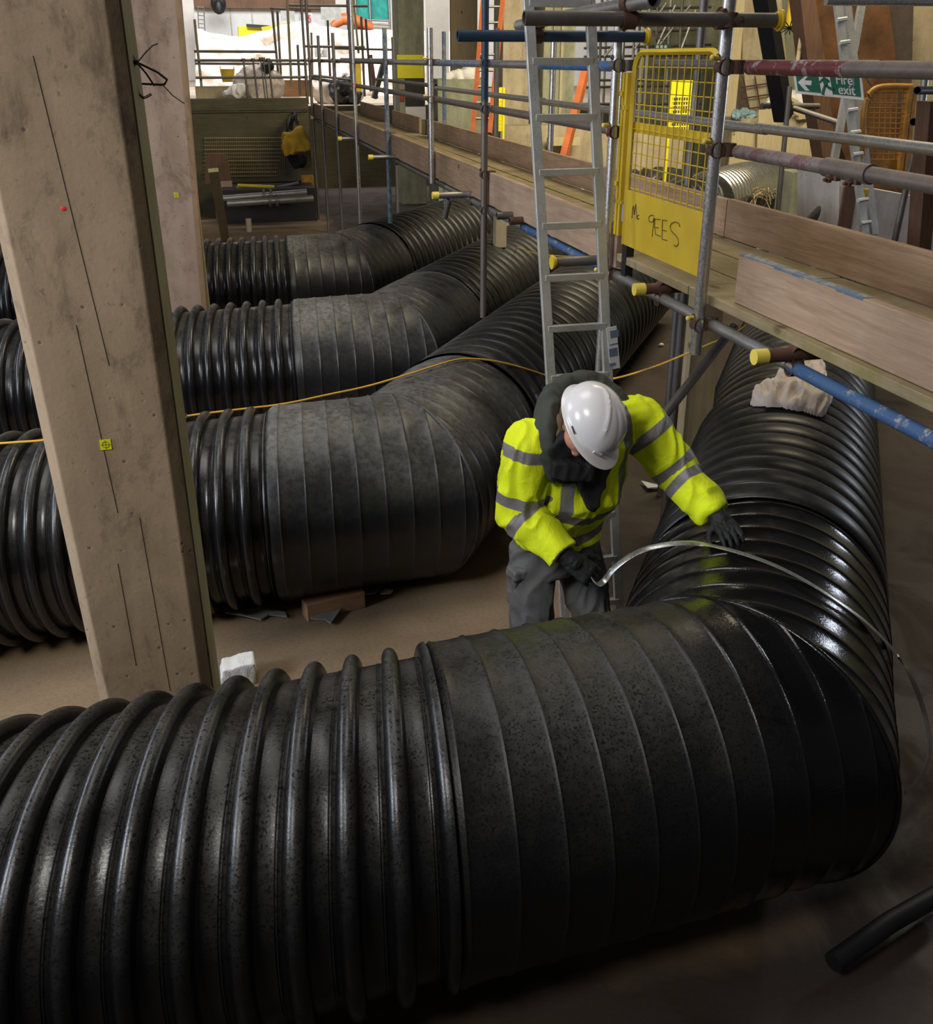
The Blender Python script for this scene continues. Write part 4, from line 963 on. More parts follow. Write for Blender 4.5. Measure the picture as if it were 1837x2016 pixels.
MB().bar(onY(485, 50, 32.9), onY(545, 54, 32.9), .05, .08).build('ram', M['black'], root)
pbox('chassis', 475, 78, 545, 150, 33.2, 1.2, M['yel'], 0, 0, z0=1.74, root=root)
root = empty('excavator', onY(700, 55, 34), 'orange red digger arm right of the teal netting base', 'digger')
MB().sweep([onY(654, 52, 34), onY(672, 38, 34), onY(688, 37, 34), onY(706, 42, 34), onY(732, 54, 34)], [.1, .17, .17, .16, .1], 8).build('boom', M['redo'], root, smooth=50)
pbox('chassis', 690, 64, 740, 150, 34.3, 1.2, M['redo'], 0, 0, z0=1.74, root=root)
pbox('body_panel', 700, 44, 735, 58, 34.2, .5, M['redo'], 0, 0, root=root)
root = empty('netted_scaffold', onY(728, 55, 36), 'teal netting stretched over a far scaffold, top centre left', 'scaffold')
pbox('netting', 690, -20, 766, 38, 36, .04, M['teal'], 0, 0, root=root, bev=0)
for x in (686, 702, 730, 768): MB().tube(onY(x-3, -20, 35.8), onY(x, 58, 35.8), .04, 8).build('pole', M['gal'], root, smooth=50)
for y in (38, 46, 52): MB().tube(onY(695, y, 35.8), onY(768, y+3, 35.8), .03, 8).build('rail', M['gal'], root, smooth=50)
for x0, y0, x1, y1, mt, lb in ((553, 21, 580, 41, 'greys', 'small plain grey sign hanging on the left of the far frame'), (632, 13, 671, 39, 'greys', 'larger plain grey sign hanging on the far frame')):
    pbox('sign_panel', x0, y0, x1, y1, 27.5, .02, M[mt], lb, 'sign', bev=0)
def text(s, size, mat, parent, m, name='lettering', ext=.002, w=1.0):
    cu = bpy.data.curves.new(name, 'FONT'); cu.body = s; cu.size = size; cu.extrude = ext; cu.align_x = 'CENTER'; cu.align_y = 'CENTER'; cu.offset = size*.004
    t = bpy.data.objects.new(name, cu); col.objects.link(t); dg = bpy.context.evaluated_depsgraph_get()
    me = bpy.data.meshes.new_from_object(t.evaluated_get(dg)); bpy.data.objects.remove(t)
    me.transform(m @ Matrix.Diagonal((w, 1, 1, 1))); me.materials.clear(); me.materials.append(mat)
    o = bpy.data.objects.new(name, me); col.objects.link(o)
    if parent: o.parent = parent; me.transform(Matrix.Translation(-V(parent.location)))
    return o
def facing(c, right, up): r = V(right).normalized(); u = V(up).normalized(); n = r.cross(u); return Matrix(((r.x, u.x, n.x, c[0]), (r.y, u.y, n.y, c[1]), (r.z, u.z, n.z, c[2]), (0, 0, 0, 1)))
c = onY(609, 37, 27)
root = empty('number_sign', c, 'little pale sign with a red digit on the far scaffold frame', 'sign')
pbox('panel', 603, 26, 615, 48, 27, .02, M['greyp'], 0, 0, root=root, bev=0)
text('5', .22, M['inkred'], root, facing(c+V((0, -.012, 0)), (1, 0, 0), (0, 0, 1)))
c = onY(632, 102, 27)
root = empty('exit_sign', c, 'small grey sign with a white running figure on the far fence', 'sign')
pbox('panel', 618, 92, 647, 113, 27, .02, M['signw'], 0, 0, root=root, bev=0)
pbox('dark_field', 620, 94, 644, 111, 26.99, .01, M['greys'], 0, 0, root=root, bev=0)
mb = MB(); mb.ball(onY(634, 97, 26.97), (.03, .01, .03), 8, 6); mb.bar(onY(634, 99, 26.97), onY(632, 105, 26.97), .05, .015); mb.bar(onY(632, 105, 26.97), onY(635, 110, 26.97), .03, .015)
mb.build('running_figure', M['signw'], root)

# far frame of tubes and guard rails above the board wall
far = 'far scaffold tubes above the board wall'
k = 0
wheres = ['leftmost', 'second', 'third', 'fourth', 'fifth', 'sixth', 'seventh', 'eighth', 'ninth', 'tenth', 'eleventh', 'twelfth']
for i, (x0, y0, x1, y1, Y) in enumerate(((383, 38, 397, 172, 21), (536, 20, 548, 148, 22), (546, 22, 553, 148, 22.6), (565, -10, 574, 170, 21.5), (586, 88, 591, 188, 21.4), (592, -10, 606, 205, 20.8), (613, 64, 615, 146, 23), (645, 40, 650, 150, 23), (684, -10, 692, 170, 22), (695, -10, 706, 105, 24), (711, 33, 718, 190, 22.5), (720, 38, 730, 180, 22.8))):
    ptube(x0, y0, x1, y1, Y, M['gald' if i % 3 else 'timz'], wheres[i]+' from left of the thin upright tubes in front of the far tarpaulin', group=far, n=8)
for i, (x0, y0, x1, y1, Y, lb) in enumerate(((382, 101, 542, 102, 21, 'uppermost thin rail over the board wall'), (383, 119, 606, 119, 20.9, 'thick guard rail over the board wall'), (384, 125, 606, 126, 21.6, 'guard rail just below the thick one over the board wall'), (385, 153, 606, 152, 20.9, 'lowest guard rail over the board wall'), (531, 16, 612, 21, 22, 'short tube across the head of the far frame at left'), (563, 10, 724, 12, 22, 'long tube across the head of the far frame'), (598, 91, 718, 93, 22.5, 'thin rail in front of the running figure sign'), (655, 95, 780, 98, 24, 'thin rail right of the running figure sign'), (670, 116, 784, 118, 23, 'dark rail above the mid distance pile'), (610, 148, 700, 158, 22, 'thin rail sloping over the mid distance pile'))):
    ptube(x0, y0, x1, y1, Y, M['gald'], lb, group=far, n=8)
for i, x in enumerate((479, 498, 513, 518, 528)):
    a = onY(x, 116 if i in (0, 1, 4) else 114, 20.85); b = onY(x+9, 191, 20.85); b.z = 2.0
    tag(MB().tube(a, b, .018 if i in (0, 1, 4) else .012, 8).tube(a-V((0, 0, .03)), a+V((0, 0, .01)), .035, 8).build('steel_stake', M['gald'], None, smooth=50, loc=b), wheres[i].replace('leftmost', 'leftmost')+' steel stake in front of the white bulk bag', 'stake', 'steel stakes by the bulk bag')
mb = MB(); c = onY(449, 150, 22); T0 = onY(434, 136, 22); T1 = onY(464, 136, 22); B0 = onY(438, 162, 22); rr = (T1-T0).length/2
mb.tube((c.x, 22.2, B0.z), (c.x, 22.2, T0.z), rr*.78, 20, .015, r2=rr); mb.tube((c.x, 22.2, B0.z), (c.x, 22.2, B0.z+.01), rr*.77, 20)
h = []
for s in (-1, 1): mb.sweep([V((c.x+s*rr*.9, 22.2+.12*t, T0.z-.02+.07*(1-abs(t)))) for t in (-1, -.5, 0, .5, 1)], .012, 6)
tag(mb.build('rubber_tub', M['yel'], None, smooth=50, loc=(c.x, 22.2, B0.z)), 'yellow flexible tub above the board wall', 'tub')
def lump(name, pts, Y, r, mat, label, cat, fold=.02, vox=.03, fs=6, z0=None):
    mb = MB()
    for x, y, *q in pts: mb.ball(onY(x, y, Y), q[0] if q else r, 12, 8)
    if z0 is not None:
        for i in range(len(mb.v)): mb.v[i].z = max(mb.v[i].z, z0)
    return remesh(mb, name, mat, vox, 3, fold, fs, loc=onY(pts[0][0], pts[0][1], Y), label=label, cat=cat)
lump('bulk_bag', [(480, 165, .2), (497, 158, .26), (518, 154, .26), (534, 165, .24), (473, 178, .15), (505, 175, .3), (540, 178, .16)], 21.6, .3, M['bagw'], 'big off white bulk bag behind the steel stakes', 'bag', .04)
lump('white_sheet_heap', [(445, 186, .08), (455, 183, .1), (465, 181, .12), (474, 176, .1)], 20.95, .1, M['white'], 'small heap of white sheeting at the left of the bulk bag', 'sheet', .03, .02)
lump('dark_bundle', [(522, 132, .08), (530, 130, .09), (526, 138, .07)], 21.3, .1, M['black'], 'black knotted handle on top of the bulk bag', 'bundle', .02, .02)
pbox('rebar_kerb', 385, 170, 470, 192, 21.4, .4, M['concb'], 'low concrete kerb with steel starter bars left of the bulk bag', 'kerb', z0=2.0)
lump('cream_sheet_heap', [(640, 172, .35), (655, 178, .4), (670, 170, .4), (685, 182, .35), (625, 165, .3)], 25.6, .3, M['bagw'], 'heap of pinkish cream sheeting beyond the far end of the walkway', 'sheet', .05, .05)
lump('dark_rubble', [(668, 180, .22), (680, 176, .25), (690, 186, .22), (676, 190, .2)], 25.0, .3, M['black'], 'dark heap beside the cream sheeting beyond the walkway', 'rubble', .08, .04)
pbox('wood_crate', 556, 158, 615, 190, 22.4, .5, M['off'], 'reddish wooden crate above the corner of the board wall', 'crate', z0=2.0)
tag(MB().bar(onY(757, 118, 25), onY(736, 194, 25), .22, .1).build('rubber_flap', M['black'], None, loc=onY(745, 180, 21)), 'slanting black flap left of the far column', 'flap')
tag(MB().bar(onY(728, 108, 25.4), onY(740, 194, 25.4), .14, .1).build('rubber_flap', M['rust'], None, loc=onY(735, 175, 22)), 'narrow brown slanting strut left of the black flap', 'strut')
tag(MB().bb(tuple(onY(698, 180, 17.5)), tuple(onY(710, 118, 17.5)+V((0, .1, 0)))).build('yellow_post', M['yel'], None, loc=onY(704, 208, 17.5)), 'short battered yellow post beyond the middle of the walkway', 'post')

# far columns
def column(x0, x1, Y, mat, label, parts=(), dep=.6, y1=240, z0=0):
    a = onY(x0, 120, Y); b = onY(x1, 120, Y); root = empty('concrete_column', ((a.x+b.x)/2, Y+dep/2, z0), label, 'column')
    MB().bb((a.x, Y, z0), (b.x, Y+dep, 5.2)).build('shaft', mat, root, bevel=.01)
    for nm, p0, q0, p1, q1, mt, lb in parts:
        u = onY(p0, q1, Y-.03); v_ = onY(p1, q0, Y-.03); o = MB().bb((u.x, Y-.03, u.z), (v_.x, Y-.001, v_.z)).build(nm, M[mt], root)
        if lb: tag(o, lb)
    return root
column(785, 836, 20.8, M['concg'], 'far greenish column wrapped in yellow with a black panel below', (('yellow_wrap', 783, 108, 834, 154, 'yelbright', 'yellow padding band'), ('black_panel', 799, 155, 835, 209, 'black', 'black panel'), ('white_notice', 799, 210, 838, 236, 'signw', 'white notice'), ('red_box', 787, 176, 796, 200, 'red', 'red box')))
column(990, 1044, 17.4, M['concb'], 'beige column between the navy post and the ladder', ())
column(1070, 1132, 17.2, M['concg'], 'greenish column seen through the ladder rungs', (('formwork_strip', 1084, 0, 1093, 240, 'tan', None), ('formwork_strip', 1104, 0, 1108, 240, 'concb', None)))
pbox('formwork_panel', 888, -30, 940, 149, 19.6, .1, M['tan'], 'tall tan plywood panel left of the navy post', 'panel', z0=1.0)
pbox('concrete_block', 862, 156, 950, 262, 17.2, .8, M['concg'], 'pale grey concrete block behind the blue flaked post', 'block', z0=0)
lump('white_sheet_heap', [(880, 155, .1), (900, 152, .12), (920, 147, .12), (938, 143, .1)], 17.4, .1, M['white'], 'bright white sheet lying on the pale grey block', 'sheet', .03, .03)
pbox('white_screen', 838, -30, 884, 160, 25, .05, M['white'], 'bright white sheeted screen between far column and plywood panel', 'screen', z0=1.7)
# orange ladder
root = empty('extension_ladder', onY(935, 265, 14), 'tall orange fibreglass ladder just left and right of the navy post', 'ladder')
def ol(s, t): return onY(951+(931-951)*t if s == 0 else 990+(964-990)*t, 0+262*t, 13.4+.5*(1-t))
for s in (0, 1): MB().bar(ol(s, -.1), ol(s, 1), .05, .06).build('stile', M['redo'], root)
for t in (.05, .17, .29, .41, .53, .65, .77, .89): MB().tube(ol(0, t), ol(1, t), .015, 8).build('rung', M['gal'], root, smooth=50)
root = empty('extension_ladder', onY(1112, 306, 9.3), 'single red orange prop leaning beyond the deck, between ladder and bright post', 'prop')
MB().bar(onY(1154, 136, 9.9), onY(1110, 312, 9.3), .06, .10).build('stile', M['redo'], root)
# yellow barriers
def barrier(x0, y0, x1, y1, Y, label, solid):
    a = onY(x0, y1, Y); b = onY(x1, y0, Y); root = empty('mesh_barrier', a, label, 'barrier', None)
    X0, X1, Z0, Z1 = a.x, b.x, a.z, b.z; s = solid
    MB().bb((X0, Y, Z1-(Z1-Z0)*s), (X1, Y+.03, Z1)).build('panel', M['yelbright'], root)
    for x in (X0, X1): MB().bar((x, Y, 0), (x, Y, Z1), .03, .03).build('side_rail', M['yelbright'], root)
    mb = MB()
    for i in range(1, 9): x = X0+(X1-X0)*i/9; mb.tube((x, Y, Z0), (x, Y, Z1-(Z1-Z0)*s), .008, 4)
    for i in range(9): z = Z0+(Z1-Z0)*(1-s)*i/8; mb.tube((X0, Y, z), (X1, Y, z), .008, 4)
    mb.build('wire_mesh', M['yelbright'], root); return root
barrier(1316, 158, 1368, 258, 12, 'bright yellow barrier seen through the mesh of the yellow gate', .33)
barrier(976, 172, 992, 258, 14.8, 'narrow bright yellow barrier just right of the navy post', .30)
# long plinths behind the walkway
pbox('concrete_plinth', 985, 247, 1225, 330, 16.3, .5, M['concb'], 'long beige concrete plinth behind the ladder', 'plinth', z0=0)
pbox('concrete_plinth', 1226, 262, 1345, 345, 17.0, .5, M['concb'], 'greenish beige plinth behind the lower half of the yellow gate', 'plinth', z0=0)
pbox('timber_beam', 1084, 271, 1142, 287, 16.0, .2, M['ply'], 'pale timber beam lying against the plinth behind the ladder', 'beam')
# lattice of distant scaffold upper centre
rl = random.Random(3)
lab = 'distant scaffold lattice above the yellow gate'
cnt = 0
for i, x in enumerate((1168, 1186, 1196, 1232, 1252, 1262, 1280, 1296, 1322, 1344, 1384)):
    ptube(x, -10, x-4, 165, 21+(i % 3)*.8, M['gald' if i % 2 else 'gal'], wheres[i]+' from left of the thin uprights in the distant lattice above the yellow gate', r=.03, group='uprights of the distant lattice above the gate', n=6, z0=0); cnt += 1
for i, (x0, y0, x1, y1) in enumerate(((1150, 20, 1400, 14), (1150, 95, 1400, 88), (1150, 70, 1380, 58), (1150, 112, 1390, 108), (1230, 36, 1390, 34), (1140, 172, 1380, 168), (1140, 205, 1380, 204), (1160, 158, 1300, 158))):
    ptube(x0, y0, x1, y1, 22, M['gald'], ('first', *wheres[1:])[i]+' of the thin level tubes in the distant lattice above the yellow gate', r=.03, group='level tubes of the distant lattice above the gate', n=6)
for i, (x0, y0, x1, y1) in enumerate(((1190, 112, 1260, 24), (1230, 20, 1340, 110), (1290, 100, 1360, 10), (1250, 96, 1312, 6), (1330, 10, 1290, 98), (1370, 20, 1340, 100))):
    ptube(x0, y0, x1, y1, 21.6, M['gal'], ('first', *wheres[1:])[i]+' of the slanting braces in the distant lattice above the yellow gate', r=.025, group='braces of the distant lattice above the gate', n=6)
root = empty('exit_sign', onY(1303, 92, 20.5), 'tiny green white exit sign in the distant lattice above the gate', 'sign')
pbox('panel', 1289, 87, 1316, 97, 20.5, .02, M['green'], 0, 0, root=root, bev=0)
for x in (1292, 1300, 1308): pbox('pictogram', x, 89, x+5, 95, 20.48, .01, M['greyp'], 0, 0, root=root, bev=0)
# continuing pipes and the silver duct beyond the walkway
def ribbed(name, pts, r, p, h, mat, label, cat, seg=48, wd=.35):
    pts = [V(q) for q in pts]; pts = smooth_path(pts, 3); L = [0]
    for a, b in zip(pts, pts[1:]): L.append(L[-1]+(b-a).length)
    def at(s):
        for i in range(len(L)-1):
            if s <= L[i+1]: u = (s-L[i])/(L[i+1]-L[i]); return pts[i].lerp(pts[i+1], u)
        return pts[-1]
    P = []; Rr = []; s = 0; step = p/6
    while s < L[-1]:
        t = ((s/p) % 1)-.5; P.append(at(s)); Rr.append(r-h + (h*math.sqrt(max(0, 1-(t/wd)**2)) if abs(t) < wd else 0)); s += step
    return tag(MB().sweep(P, Rr, seg).build(name, mat, None, smooth=50, loc=(pts[0].x, pts[0].y, 0)), label, cat)
q = lambda x, y, Y, z: (onY(x, y, Y).x, Y, z)
ribbed('silver_duct', [onY(1392, 400, 12.2), onY(1432, 388, 12.6), onY(1470, 374, 13.6), onY(1540, 366, 15.6), onY(1610, 362, 16.6)], .40, .10, .022, M['duct'], 'shiny silver ribbed duct curving away behind the toe board', 'duct', wd=.42)
ribbed('corrugated_pipe', [onY(1330, 420, 12.0), onY(1396, 408, 12.1)], .37, .09, .03, M['pipe_far'], 'end of a black pipe joining the silver duct', 'pipe')
ribbed('corrugated_pipe', [q(1190, 372, 13.9, .32), q(1240, 372, 13.4, .42), q(1300, 385, 12.6, .42)], .50, .14, .035, M['duct'], 'pale ringed ribbed pipe seen through the gate mesh, lower one', 'pipe')
ribbed('corrugated_pipe', [q(1250, 345, 15.2, .55), q(1310, 340, 15.0, .62), q(1366, 348, 14.2, .55)], .60, .15, .04, M['pipe'], 'black ribbed pipe behind the gate mesh, upper one reaching the dark post', 'pipe')
ribbed('corrugated_pipe', [q(1118, 345, 11.6, .62), q(1160, 345, 11.3, .62)], .4, .13, .035, M['pipe'], 'short piece of black ribbed pipe seen between the ladder rails', 'pipe')

# ------------------------------------------------------------ right background
poly('timber_post', [(1442, -40), (1470, -40), (1458, 120), (1440, 300), (1430, 470), (1402, 470), (1422, 200), (1436, 60)], 19.0, .2, M['ply'], 'cream timber post just right of the gate post', 'post')
c0 = onY(1500, 0, 10)
poly('concrete_column', [(1464, -40), (1536, -40), (1548, 120), (1556, 300), (1484, 300), (1462, 120)], 19.2, .6, M['concb'], 'broad pale green grey concrete column behind the black prop', 'column')
poly('concrete_column', [(1512, -40), (1580, -40), (1604, 130), (1612, 300), (1560, 300), (1545, 120)], 20.2, .6, M['concg'], 'darker green column right of the black prop', 'column')
tag(MB().bar(onY(1500, -30, 8.2), onY(1543, 232, 8.6), .13, .13).build('steel_prop', M['black'], None, loc=onY(1543, 232, 8.6)), 'black square prop slanting down in the upper right', 'prop')
tag(MB().tube(onY(1566, -20, 9.6), onY(1556, 52, 9.6), .05, 10).build('yellow_pipe', M['yel'], None, smooth=50, loc=onY(1556, 52, 9.6)), 'short yellow pipe hanging against the green column', 'pipe')
tag(MB().tube(onY(1581, 45, 9.2), onY(1570, 125, 9.2), .02, 8).build('timber_lath', M['ply'], None, loc=onY(1570, 125, 9.2)), 'thin pale lath standing against the green column', 'lath')
mb = MB()
for k in range(12):
    a = onY(1555, 55, 9.5); an = k*.55; mb.tube(a, a+V((math.cos(an)*.10, -.06+.01*k, math.sin(an)*.06)), .005, 5)
tag(mb.build('wire_bunch', M['black'], None, loc=onY(1555, 55, 9.5)), 'little bunch of black wires at the foot of the yellow pipe', 'wire')
poly('steel_plate', [(1600, -40), (1745, -40), (1762, 100), (1776, 400), (1700, 400), (1640, 250), (1612, 120)], 9.4, .3, M['rustp'], 'huge rust brown steel plate behind the exit sign', 'plate')
poly('timber_wale', [(1572, -40), (1600, -40), (1625, 120), (1662, 420), (1638, 420), (1590, 120)], 9.1, .2, M['plyd'], 'dark brown slanting timber left of the rusty plate', 'beam')
poly('steel_pile', [(1742, -40), (1800, -40), (1795, 160), (1780, 400), (1770, 400), (1757, 110)], 9.5, .35, M['brown'], 'dark brown steel pile right of the rusty plate', 'pile')
poly('concrete_column', [(1805, -40), (1870, -40), (1870, 420), (1768, 420), (1792, 140)], 9.8, .4, M['concb'], 'pale streaked column at the top right corner', 'column')
ptube(1626, 3, 1870, 4, 6.2, M['galb'], 'bright level tube crossing the top right corner', n=14)
# aluminium step ladder in the background
root = empty('step_ladder', onY(1690, 460, 7.0), 'aluminium ladders leaning together in front of the rusty plate', 'ladder')
def sl(x0, y0, x1, y1, Y0, Y1, w_=.05, d=.03): MB().bar(onY(x0, y0, Y0), onY(x1, y1, Y1), w_, d, (0, 1, 0)).build('stile', M['alu'], root)
sl(1646, -20, 1702, 460, 6.6, 6.0); sl(1664, -20, 1722, 462, 6.7, 6.1); sl(1700, -10, 1640, 330, 6.9, 6.4)
for y in (40, 85, 130, 218, 262, 305, 350, 395, 440):
    x = 1646+56*(y+20)/480; Y0 = 6.6-.6*(y+20)/480; MB().tube(onY(x-5, y, Y0-.02), onY(x+14, y-3, Y0), .014, 8).build('rung', M['alu'], root, smooth=50)
pbox('rung_cap', 1700, 372, 1711, 388, 6.1, .03, M['yel'], 0, 0, root=root)
# fire exit sign hanging from the back rail
SX = 2.80
def sp(x, y, o=0): return onX(x, y, SX-o)
A, B_, C_, D_ = sp(1558, 118), sp(1693, 124), sp(1701, 197), sp(1567, 184)
root = empty('fire_exit_sign', (SX, (A.y+B_.y)/2, D_.z), 'green and white hanging sign with an arrow, a running figure and the words Fire exit', 'sign')
MB().prism([A, B_, C_, D_], (.004, 0, 0)).build('panel', M['signw'], root)
g = [sp(1563, 121, .002), sp(1689, 127, .002), sp(1695, 191, .002), sp(1571, 179, .002)]
MB().prism(g, (.001, 0, 0)).build('green_field', M['green'], root)
rt = (sp(1692, 160)-sp(1565, 151)).normalized(); upv = (sp(1560, 130)-sp(1567, 184)).normalized()
def sgn(pts, name, mat, o=.004, t=.0015): MB().prism([sp(x, y, o) for x, y in pts], (t, 0, 0)).build(name, mat, root)
sgn([(1571, 162), (1586, 149), (1592, 149), (1584, 158), (1598, 159), (1597, 168), (1584, 167), (1594, 179), (1585, 178)], 'arrow', M['signw'])
sgn([(1611, 148), (1633, 150), (1640, 188), (1618, 186)], 'doorway', M['signw'])
for pts in ([(1618, 155), (1625, 153), (1631, 157), (1629, 168), (1622, 167)], [(1612, 161), (1619, 154), (1622, 157), (1615, 164)], [(1629, 155), (1634, 160), (1632, 163), (1627, 159)], [(1623, 166), (1628, 167), (1624, 178), (1622, 188), (1617, 186), (1619, 176)], [(1627, 166), (1636, 172), (1641, 175), (1639, 179), (1632, 176), (1625, 170)]):
    sgn(pts, 'running_figure', M['green'], .006)
mb = MB().ball(sp(1622, 149, .007), (.002, .011, .011), 10, 8); mb.build('running_figure', M['green'], root)
c = sp(1662, 158, .004); text('Fire', .064, M['signw'], root, facing(c, rt, upv), w=1.35)
c = sp(1678, 157.5, .004); text(')', .060, M['greys'], root, facing(c + rt*.01, rt, upv), w=.8)
c = sp(1667, 178, .004); text('exit', .064, M['signw'], root, facing(c, rt, upv), w=1.35)
MB().tube(sp(1700, 145, .0), sp(1715, 168), .0025, 6).build('cable_tie', M['black'], root)
# orange gate at right
def gp(x, y): return onY(x, y, 6.3)
root = empty('mesh_gate', gp(1700, 345), 'weathered orange mesh gate at the far right behind the rails', 'gate')
MB().sweep(smooth_path([gp(1700, 348), gp(1698, 260), gp(1703, 195), gp(1722, 172), gp(1760, 170), gp(1795, 171)]), .02, 8).build('frame', M['org'], root, smooth=50)
MB().bar(gp(1791, 171), gp(1768, 350), .05, .03).build('side_rail', M['org'], root)
MB().bar(gp(1800, 171), gp(1779, 350), .04, .03).build('side_rail', M['org'], root)
MB().prism([gp(1703, 313), gp(1765, 314), gp(1762, 346), gp(1708, 342)], (0, .02, 0)).build('kick_panel', M['org'], root)
mb = MB()
for i in range(13): y = 182+i*10; mb.tube(gp(1705, y), gp(1790-i*1.6, y+1), .0035, 5)
for i in range(7): x = 1712+i*11; mb.tube(gp(x, 176), gp(x-6, 312), .0035, 5)
mb.build('wire_mesh', M['org'], root)
ptube(1822, 150, 1805, 300, 5.9, M['gal'], 'grey upright right of the orange gate', n=12)
ptube(1800, 300, 1756, 500, 5.4, M['gald'], 'thin dark post slanting down below the orange gate', r=.02, n=12)
tubeobj(onY(1806, 178, 5.6), onY(1870, 178, 6.0), M['black'], 'dark open ended tube right of the orange gate, upper', n=10)
tubeobj(onY(1798, 240, 5.6), onY(1870, 236, 6.0), M['black'], 'dark open ended tube right of the orange gate, lower', n=10)
poly('timber_post', [(1832, 200), (1870, 200), (1850, 330), (1830, 520), (1808, 520), (1822, 330)], 5.2, .12, M['plyd'], 'dark timber at the right edge behind the rails', 'post')
# middle right objects
pbox('concrete_block', 1552, 338, 1655, 520, 9.4, .3, M['concg'], 'square green grey concrete pier behind the long toe board', 'pier', z0=0)
poly('concrete_plinth', [(1653, 345), (1720, 372), (1850, 395), (1850, 560), (1650, 520)], 7.0, .6, M['concw'], 'whitish concrete wall behind the toe board at the far right', 'wall')
pbox('mortar_patch', 1656, 366, 1682, 462, 6.97, .02, M['plyd'], 'dark brown stained strip on the whitish wall', 'strip')
tubeobj(onY(1590, 440, 7.4), onY(1640, 392, 7.2), M['gald'], 'dark tube stub poking up behind the toe board', r=.045, n=14)
poly('plywood_offcut', [(1494, 216), (1519, 216), (1523, 235), (1534, 250), (1550, 258), (1572, 257), (1590, 240), (1604, 226), (1615, 245), (1622, 280), (1634, 330), (1640, 372), (1488, 372)], 17.6, .04, M['ply'], 'pale plywood sheet with a round cut out top', 'panel')
poly('plywood_offcut', [(1442, 262), (1488, 250), (1486, 372), (1430, 372)], 17.8, .04, M['ply'], 'plain pale plywood sheet left of the cut out one', 'panel')
pbox('concrete_block', 1452, 232, 1640, 380, 18.0, .8, M['concb'], 'beige block carrying debris behind the plywood sheets', 'block', z0=0)
lump('rubble_sacks', [(1530, 208, .2), (1548, 205, .24), (1570, 205, .24), (1592, 208, .22), (1560, 212, .2)], 18.3, .2, M['white'], 'white crumpled sacks below the exit sign', 'sack', .04, .03, 9)
lump('blue_rope', [(1450, 227, .09), (1465, 225, .1), (1478, 228, .09)], 18.1, .05, plain('pale_blue_rope', (.25, .38, .42), .7), 'small tangle of pale blue rope right of the cream post', 'rope', .03, .015, 25)
for i, (x0, y0, x1, y1) in enumerate(((1560, 220, 1600, 238), (1570, 232, 1615, 226), (1548, 190, 1575, 206))):
    tag(MB().bar(onY(x0, y0, 17.9), onY(x1, y1, 17.9), .1, .06).build('timber_offcut', M['ply'], None, loc=onY(x0, y0, 17.9)), ('pale timber offcut at the left of the debris below the exit sign', 'pale timber offcut at the right of the debris below the exit sign', 'pale timber offcut leaning on the white sacks')[i], 'timber')
ptube(1500, 208, 1612, 209, 8.6, M['gald'], 'level tube in front of the white sacks', n=12)
ptube(1555, 170, 1530, 430, 8.4, M['gald'], 'thin upright crossing the silver duct', r=.022, n=12)
tubeobj(onY(1662, 245, 8.2), onY(1560, 212, 8.6), M['gald'], 'sloping tube with an open right end below the exit sign', n=12)
mb = MB(); rl = random.Random(5)
for i in range(34):
    x = rl.uniform(1480, 1548); y = rl.uniform(372, 388); p = onY(x, y, 11.5+rl.uniform(-.3, .3)); e = onY(x+rl.uniform(-34, 26), y+rl.uniform(4, 30), 11.5+rl.uniform(-.3, .3)); m_ = (p+e)/2+V((0, 0, .05)); mb.sweep([p, m_, e], .006, 5)
tag(mb.build('wire_tangle', M['tan'], None, loc=onY(1510, 420, 12.2)), 'tangle of wires piled in front of the silver duct', 'wire')
pbox('dark_pit_box', 1484, 388, 1548, 440, 11.9, .3, M['black'], 'black crate under the wire tangle', 'crate', z0=0)
mb = MB()
for i in range(4): mb.tube(onY(1462+i*24, 150, 19.1), onY(1478+i*22, 228, 19.1), .014, 5)
for i in range(3): mb.tube(onY(1460, 172+i*22, 19.1), onY(1540, 160+i*22, 19.1), .014, 5)
tag(mb.build('reinforcing_mesh', M['rust'], None, loc=onY(1500, 228, 19.1)), 'rusty reinforcing mesh against the pale green column', 'mesh')

# ------------------------------------------------------------ foot of the far board wall
WY = FW-.08
mb = MB()
for i in range(11): y = 272+i*7.5; mb.tube(onY(402, y, WY), onY(560-i*1.5, y-1, WY), .006 if i % 3 else .012, 5)
for i in range(44): x = 404+i*3.6; mb.tube(onY(x, 272, WY), onY(x+2, 348, WY), .004, 4)
tag(mb.build('yellow_netting', M['tan'], None, loc=onY(480, 348, WY)), 'faded yellow mesh netting hung on the board wall', 'netting')
Y_ = 19.6
poly('plywood_sheet', [(404, 302), (446, 303), (453, 330), (455, 358), (404, 362)], Y_, .04, M['plyd'], 'brown plywood sheet leaning at the left of the board wall', 'sheet')
pbox('pink_board', 420, 357, 458, 384, Y_-.1, .1, M['conc2'], 'dull pinkish block under the brown plywood sheet', 'block', z0=0)
a = onY(420, 335, 14); b = onZ(445, 478, 0)
tag(MB().bar(a, (b.x, b.y, .0), .13, .05, (0, 1, 0)).build('timber_prop', M['timz'], None, loc=(b.x, 13.4, 0)), 'slanting timber prop between the pale column and the board wall', 'post')
for i, (x0, y0, x1, y1, Y0) in enumerate(((438, 391, 604, 378, 18.6), (447, 401, 617, 390, 18.1))):
    root = empty('flanged_pipe', onY(x0, y0, Y0), ('upper' if i == 0 else 'lower')+' grey flanged pipe lying in front of the board wall', 'pipe', None)
    a = onY(x0, y0, Y0); b = onY(x1, y1, Y0)
    MB().tube(a, b, .055, 14).build('tube', M['gal'], root, smooth=50)
    c = a.lerp(b, .53); d = (b-a).normalized()
    for s in (-.06, .06): MB().tube(c+d*(s-.02), c+d*(s+.02), .10, 14).build('flange', M['gald'], root, smooth=50)
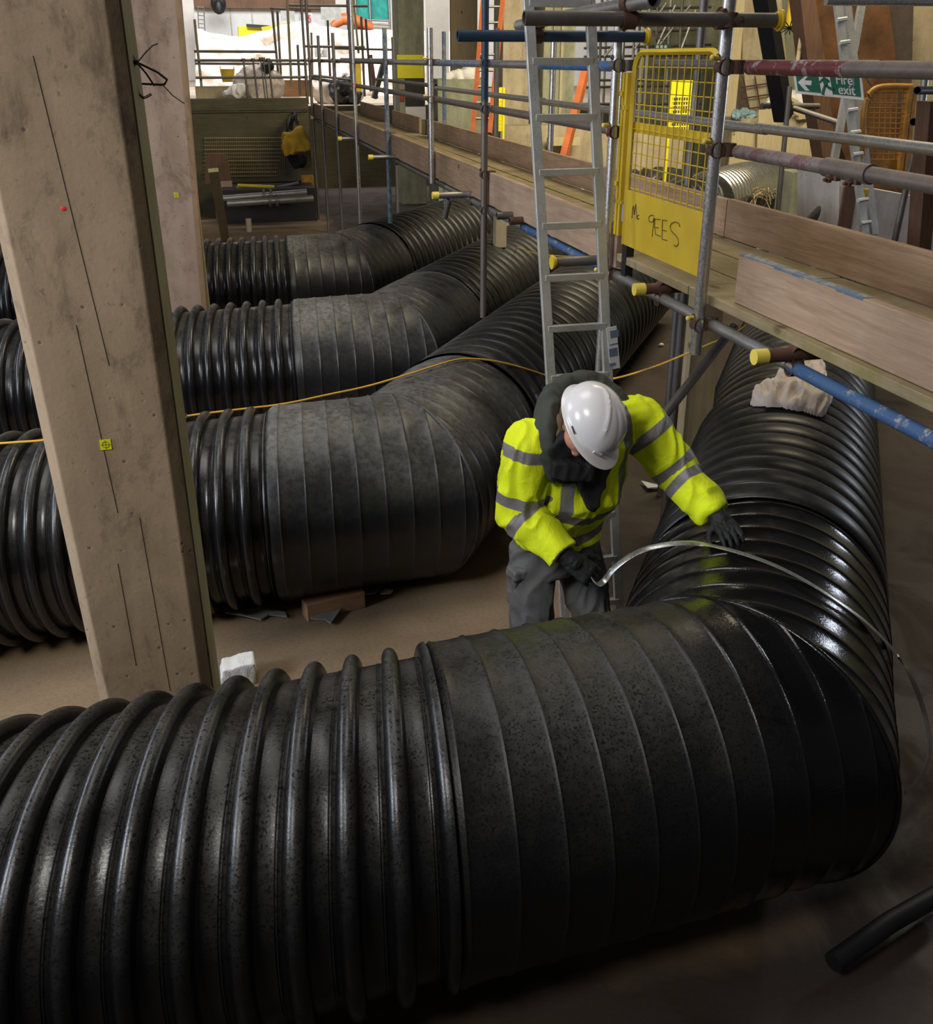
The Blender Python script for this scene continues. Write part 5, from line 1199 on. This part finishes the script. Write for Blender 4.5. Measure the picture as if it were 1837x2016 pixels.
for i, (x0, y0, x1, y1, mt, lb) in enumerate(((468, 365, 540, 368, 'yel', 'yellow pole lying above the flanged pipes'), (466, 370, 530, 371, 'yel', 'second yellow pole lying above the flanged pipes'), (480, 384, 588, 360, 'gald', 'dark pole lying aslant over the yellow poles'), (450, 378, 560, 380, 'rust', 'rusty pole lying behind the flanged pipes'))):
    ptube(x0, y0, x1, y1, 19.2+.1*i, M[mt], lb, n=8, r=.03, name='steel_pole', cat='pole')
pbox('debris_shelf', 440, 372, 622, 400, 19.0, 1.2, M['black'], 'low shelf under the stacked pipes, painted black for the shade below them', 'shelf', z0=0)  # black colour stands in for the dark void under the pipes
pbox('orange_board', 594, 345, 618, 373, 19.9, .05, M['org'], 'dull orange board piece at the right end of the board wall', 'board')
c = onY(487, 408, 18.0); tag(MB().tube((c.x, c.y, 0), (c.x, c.y, .22), .05, 12).build('pipe_stub', M['concb'], None, smooth=50, loc=(c.x, c.y, 0)), 'small pale stub standing below the flanged pipes', 'stub')
c = onZ(561, 404, .03); tag(MB().box(c, (.14, .12, .05)).build('pale_chip', M['signw'], None, loc=(c.x, c.y, 0)), 'small white chip below the flanged pipes', 'chip')
# hanging yellow bag
c = onY(584, 285, 19.9); root = empty('tool_bag', c, 'mustard yellow bag hanging by dark straps on the board wall', 'bag')
mb = MB()
mb.prism([onY(x, y, 19.8) for x, y in ((558, 262), (575, 263), (585, 252), (596, 250), (601, 264), (612, 292), (600, 299), (563, 308), (556, 292))], (0, .26, 0))
remesh(mb, 'bag_body', M['bagy'], .022, 5, .022, 5, parent=root)
mb = MB(); mb.sweep([onY(565, 262, 19.9), onY(566, 245, 19.95), onY(572, 230, 20), onY(580, 228, 20), onY(586, 245, 19.95)], .03, 6); mb.build('strap', M['black'], root, smooth=50)
mb = MB(); mb.sweep([onY(572, 255, 19.95), onY(574, 238, 20), onY(582, 226, 20.3), onY(578, 224, 20.5)], .045, 6); mb.build('strap', M['black'], root, smooth=50)
lump('dark_coat', [(580, 310, .16), (585, 318, .14), (590, 312, .14), (575, 306, .12)], 20.2, .1, M['dark'], 'dark cloth hanging below the yellow bag', 'cloth', .03, .03)
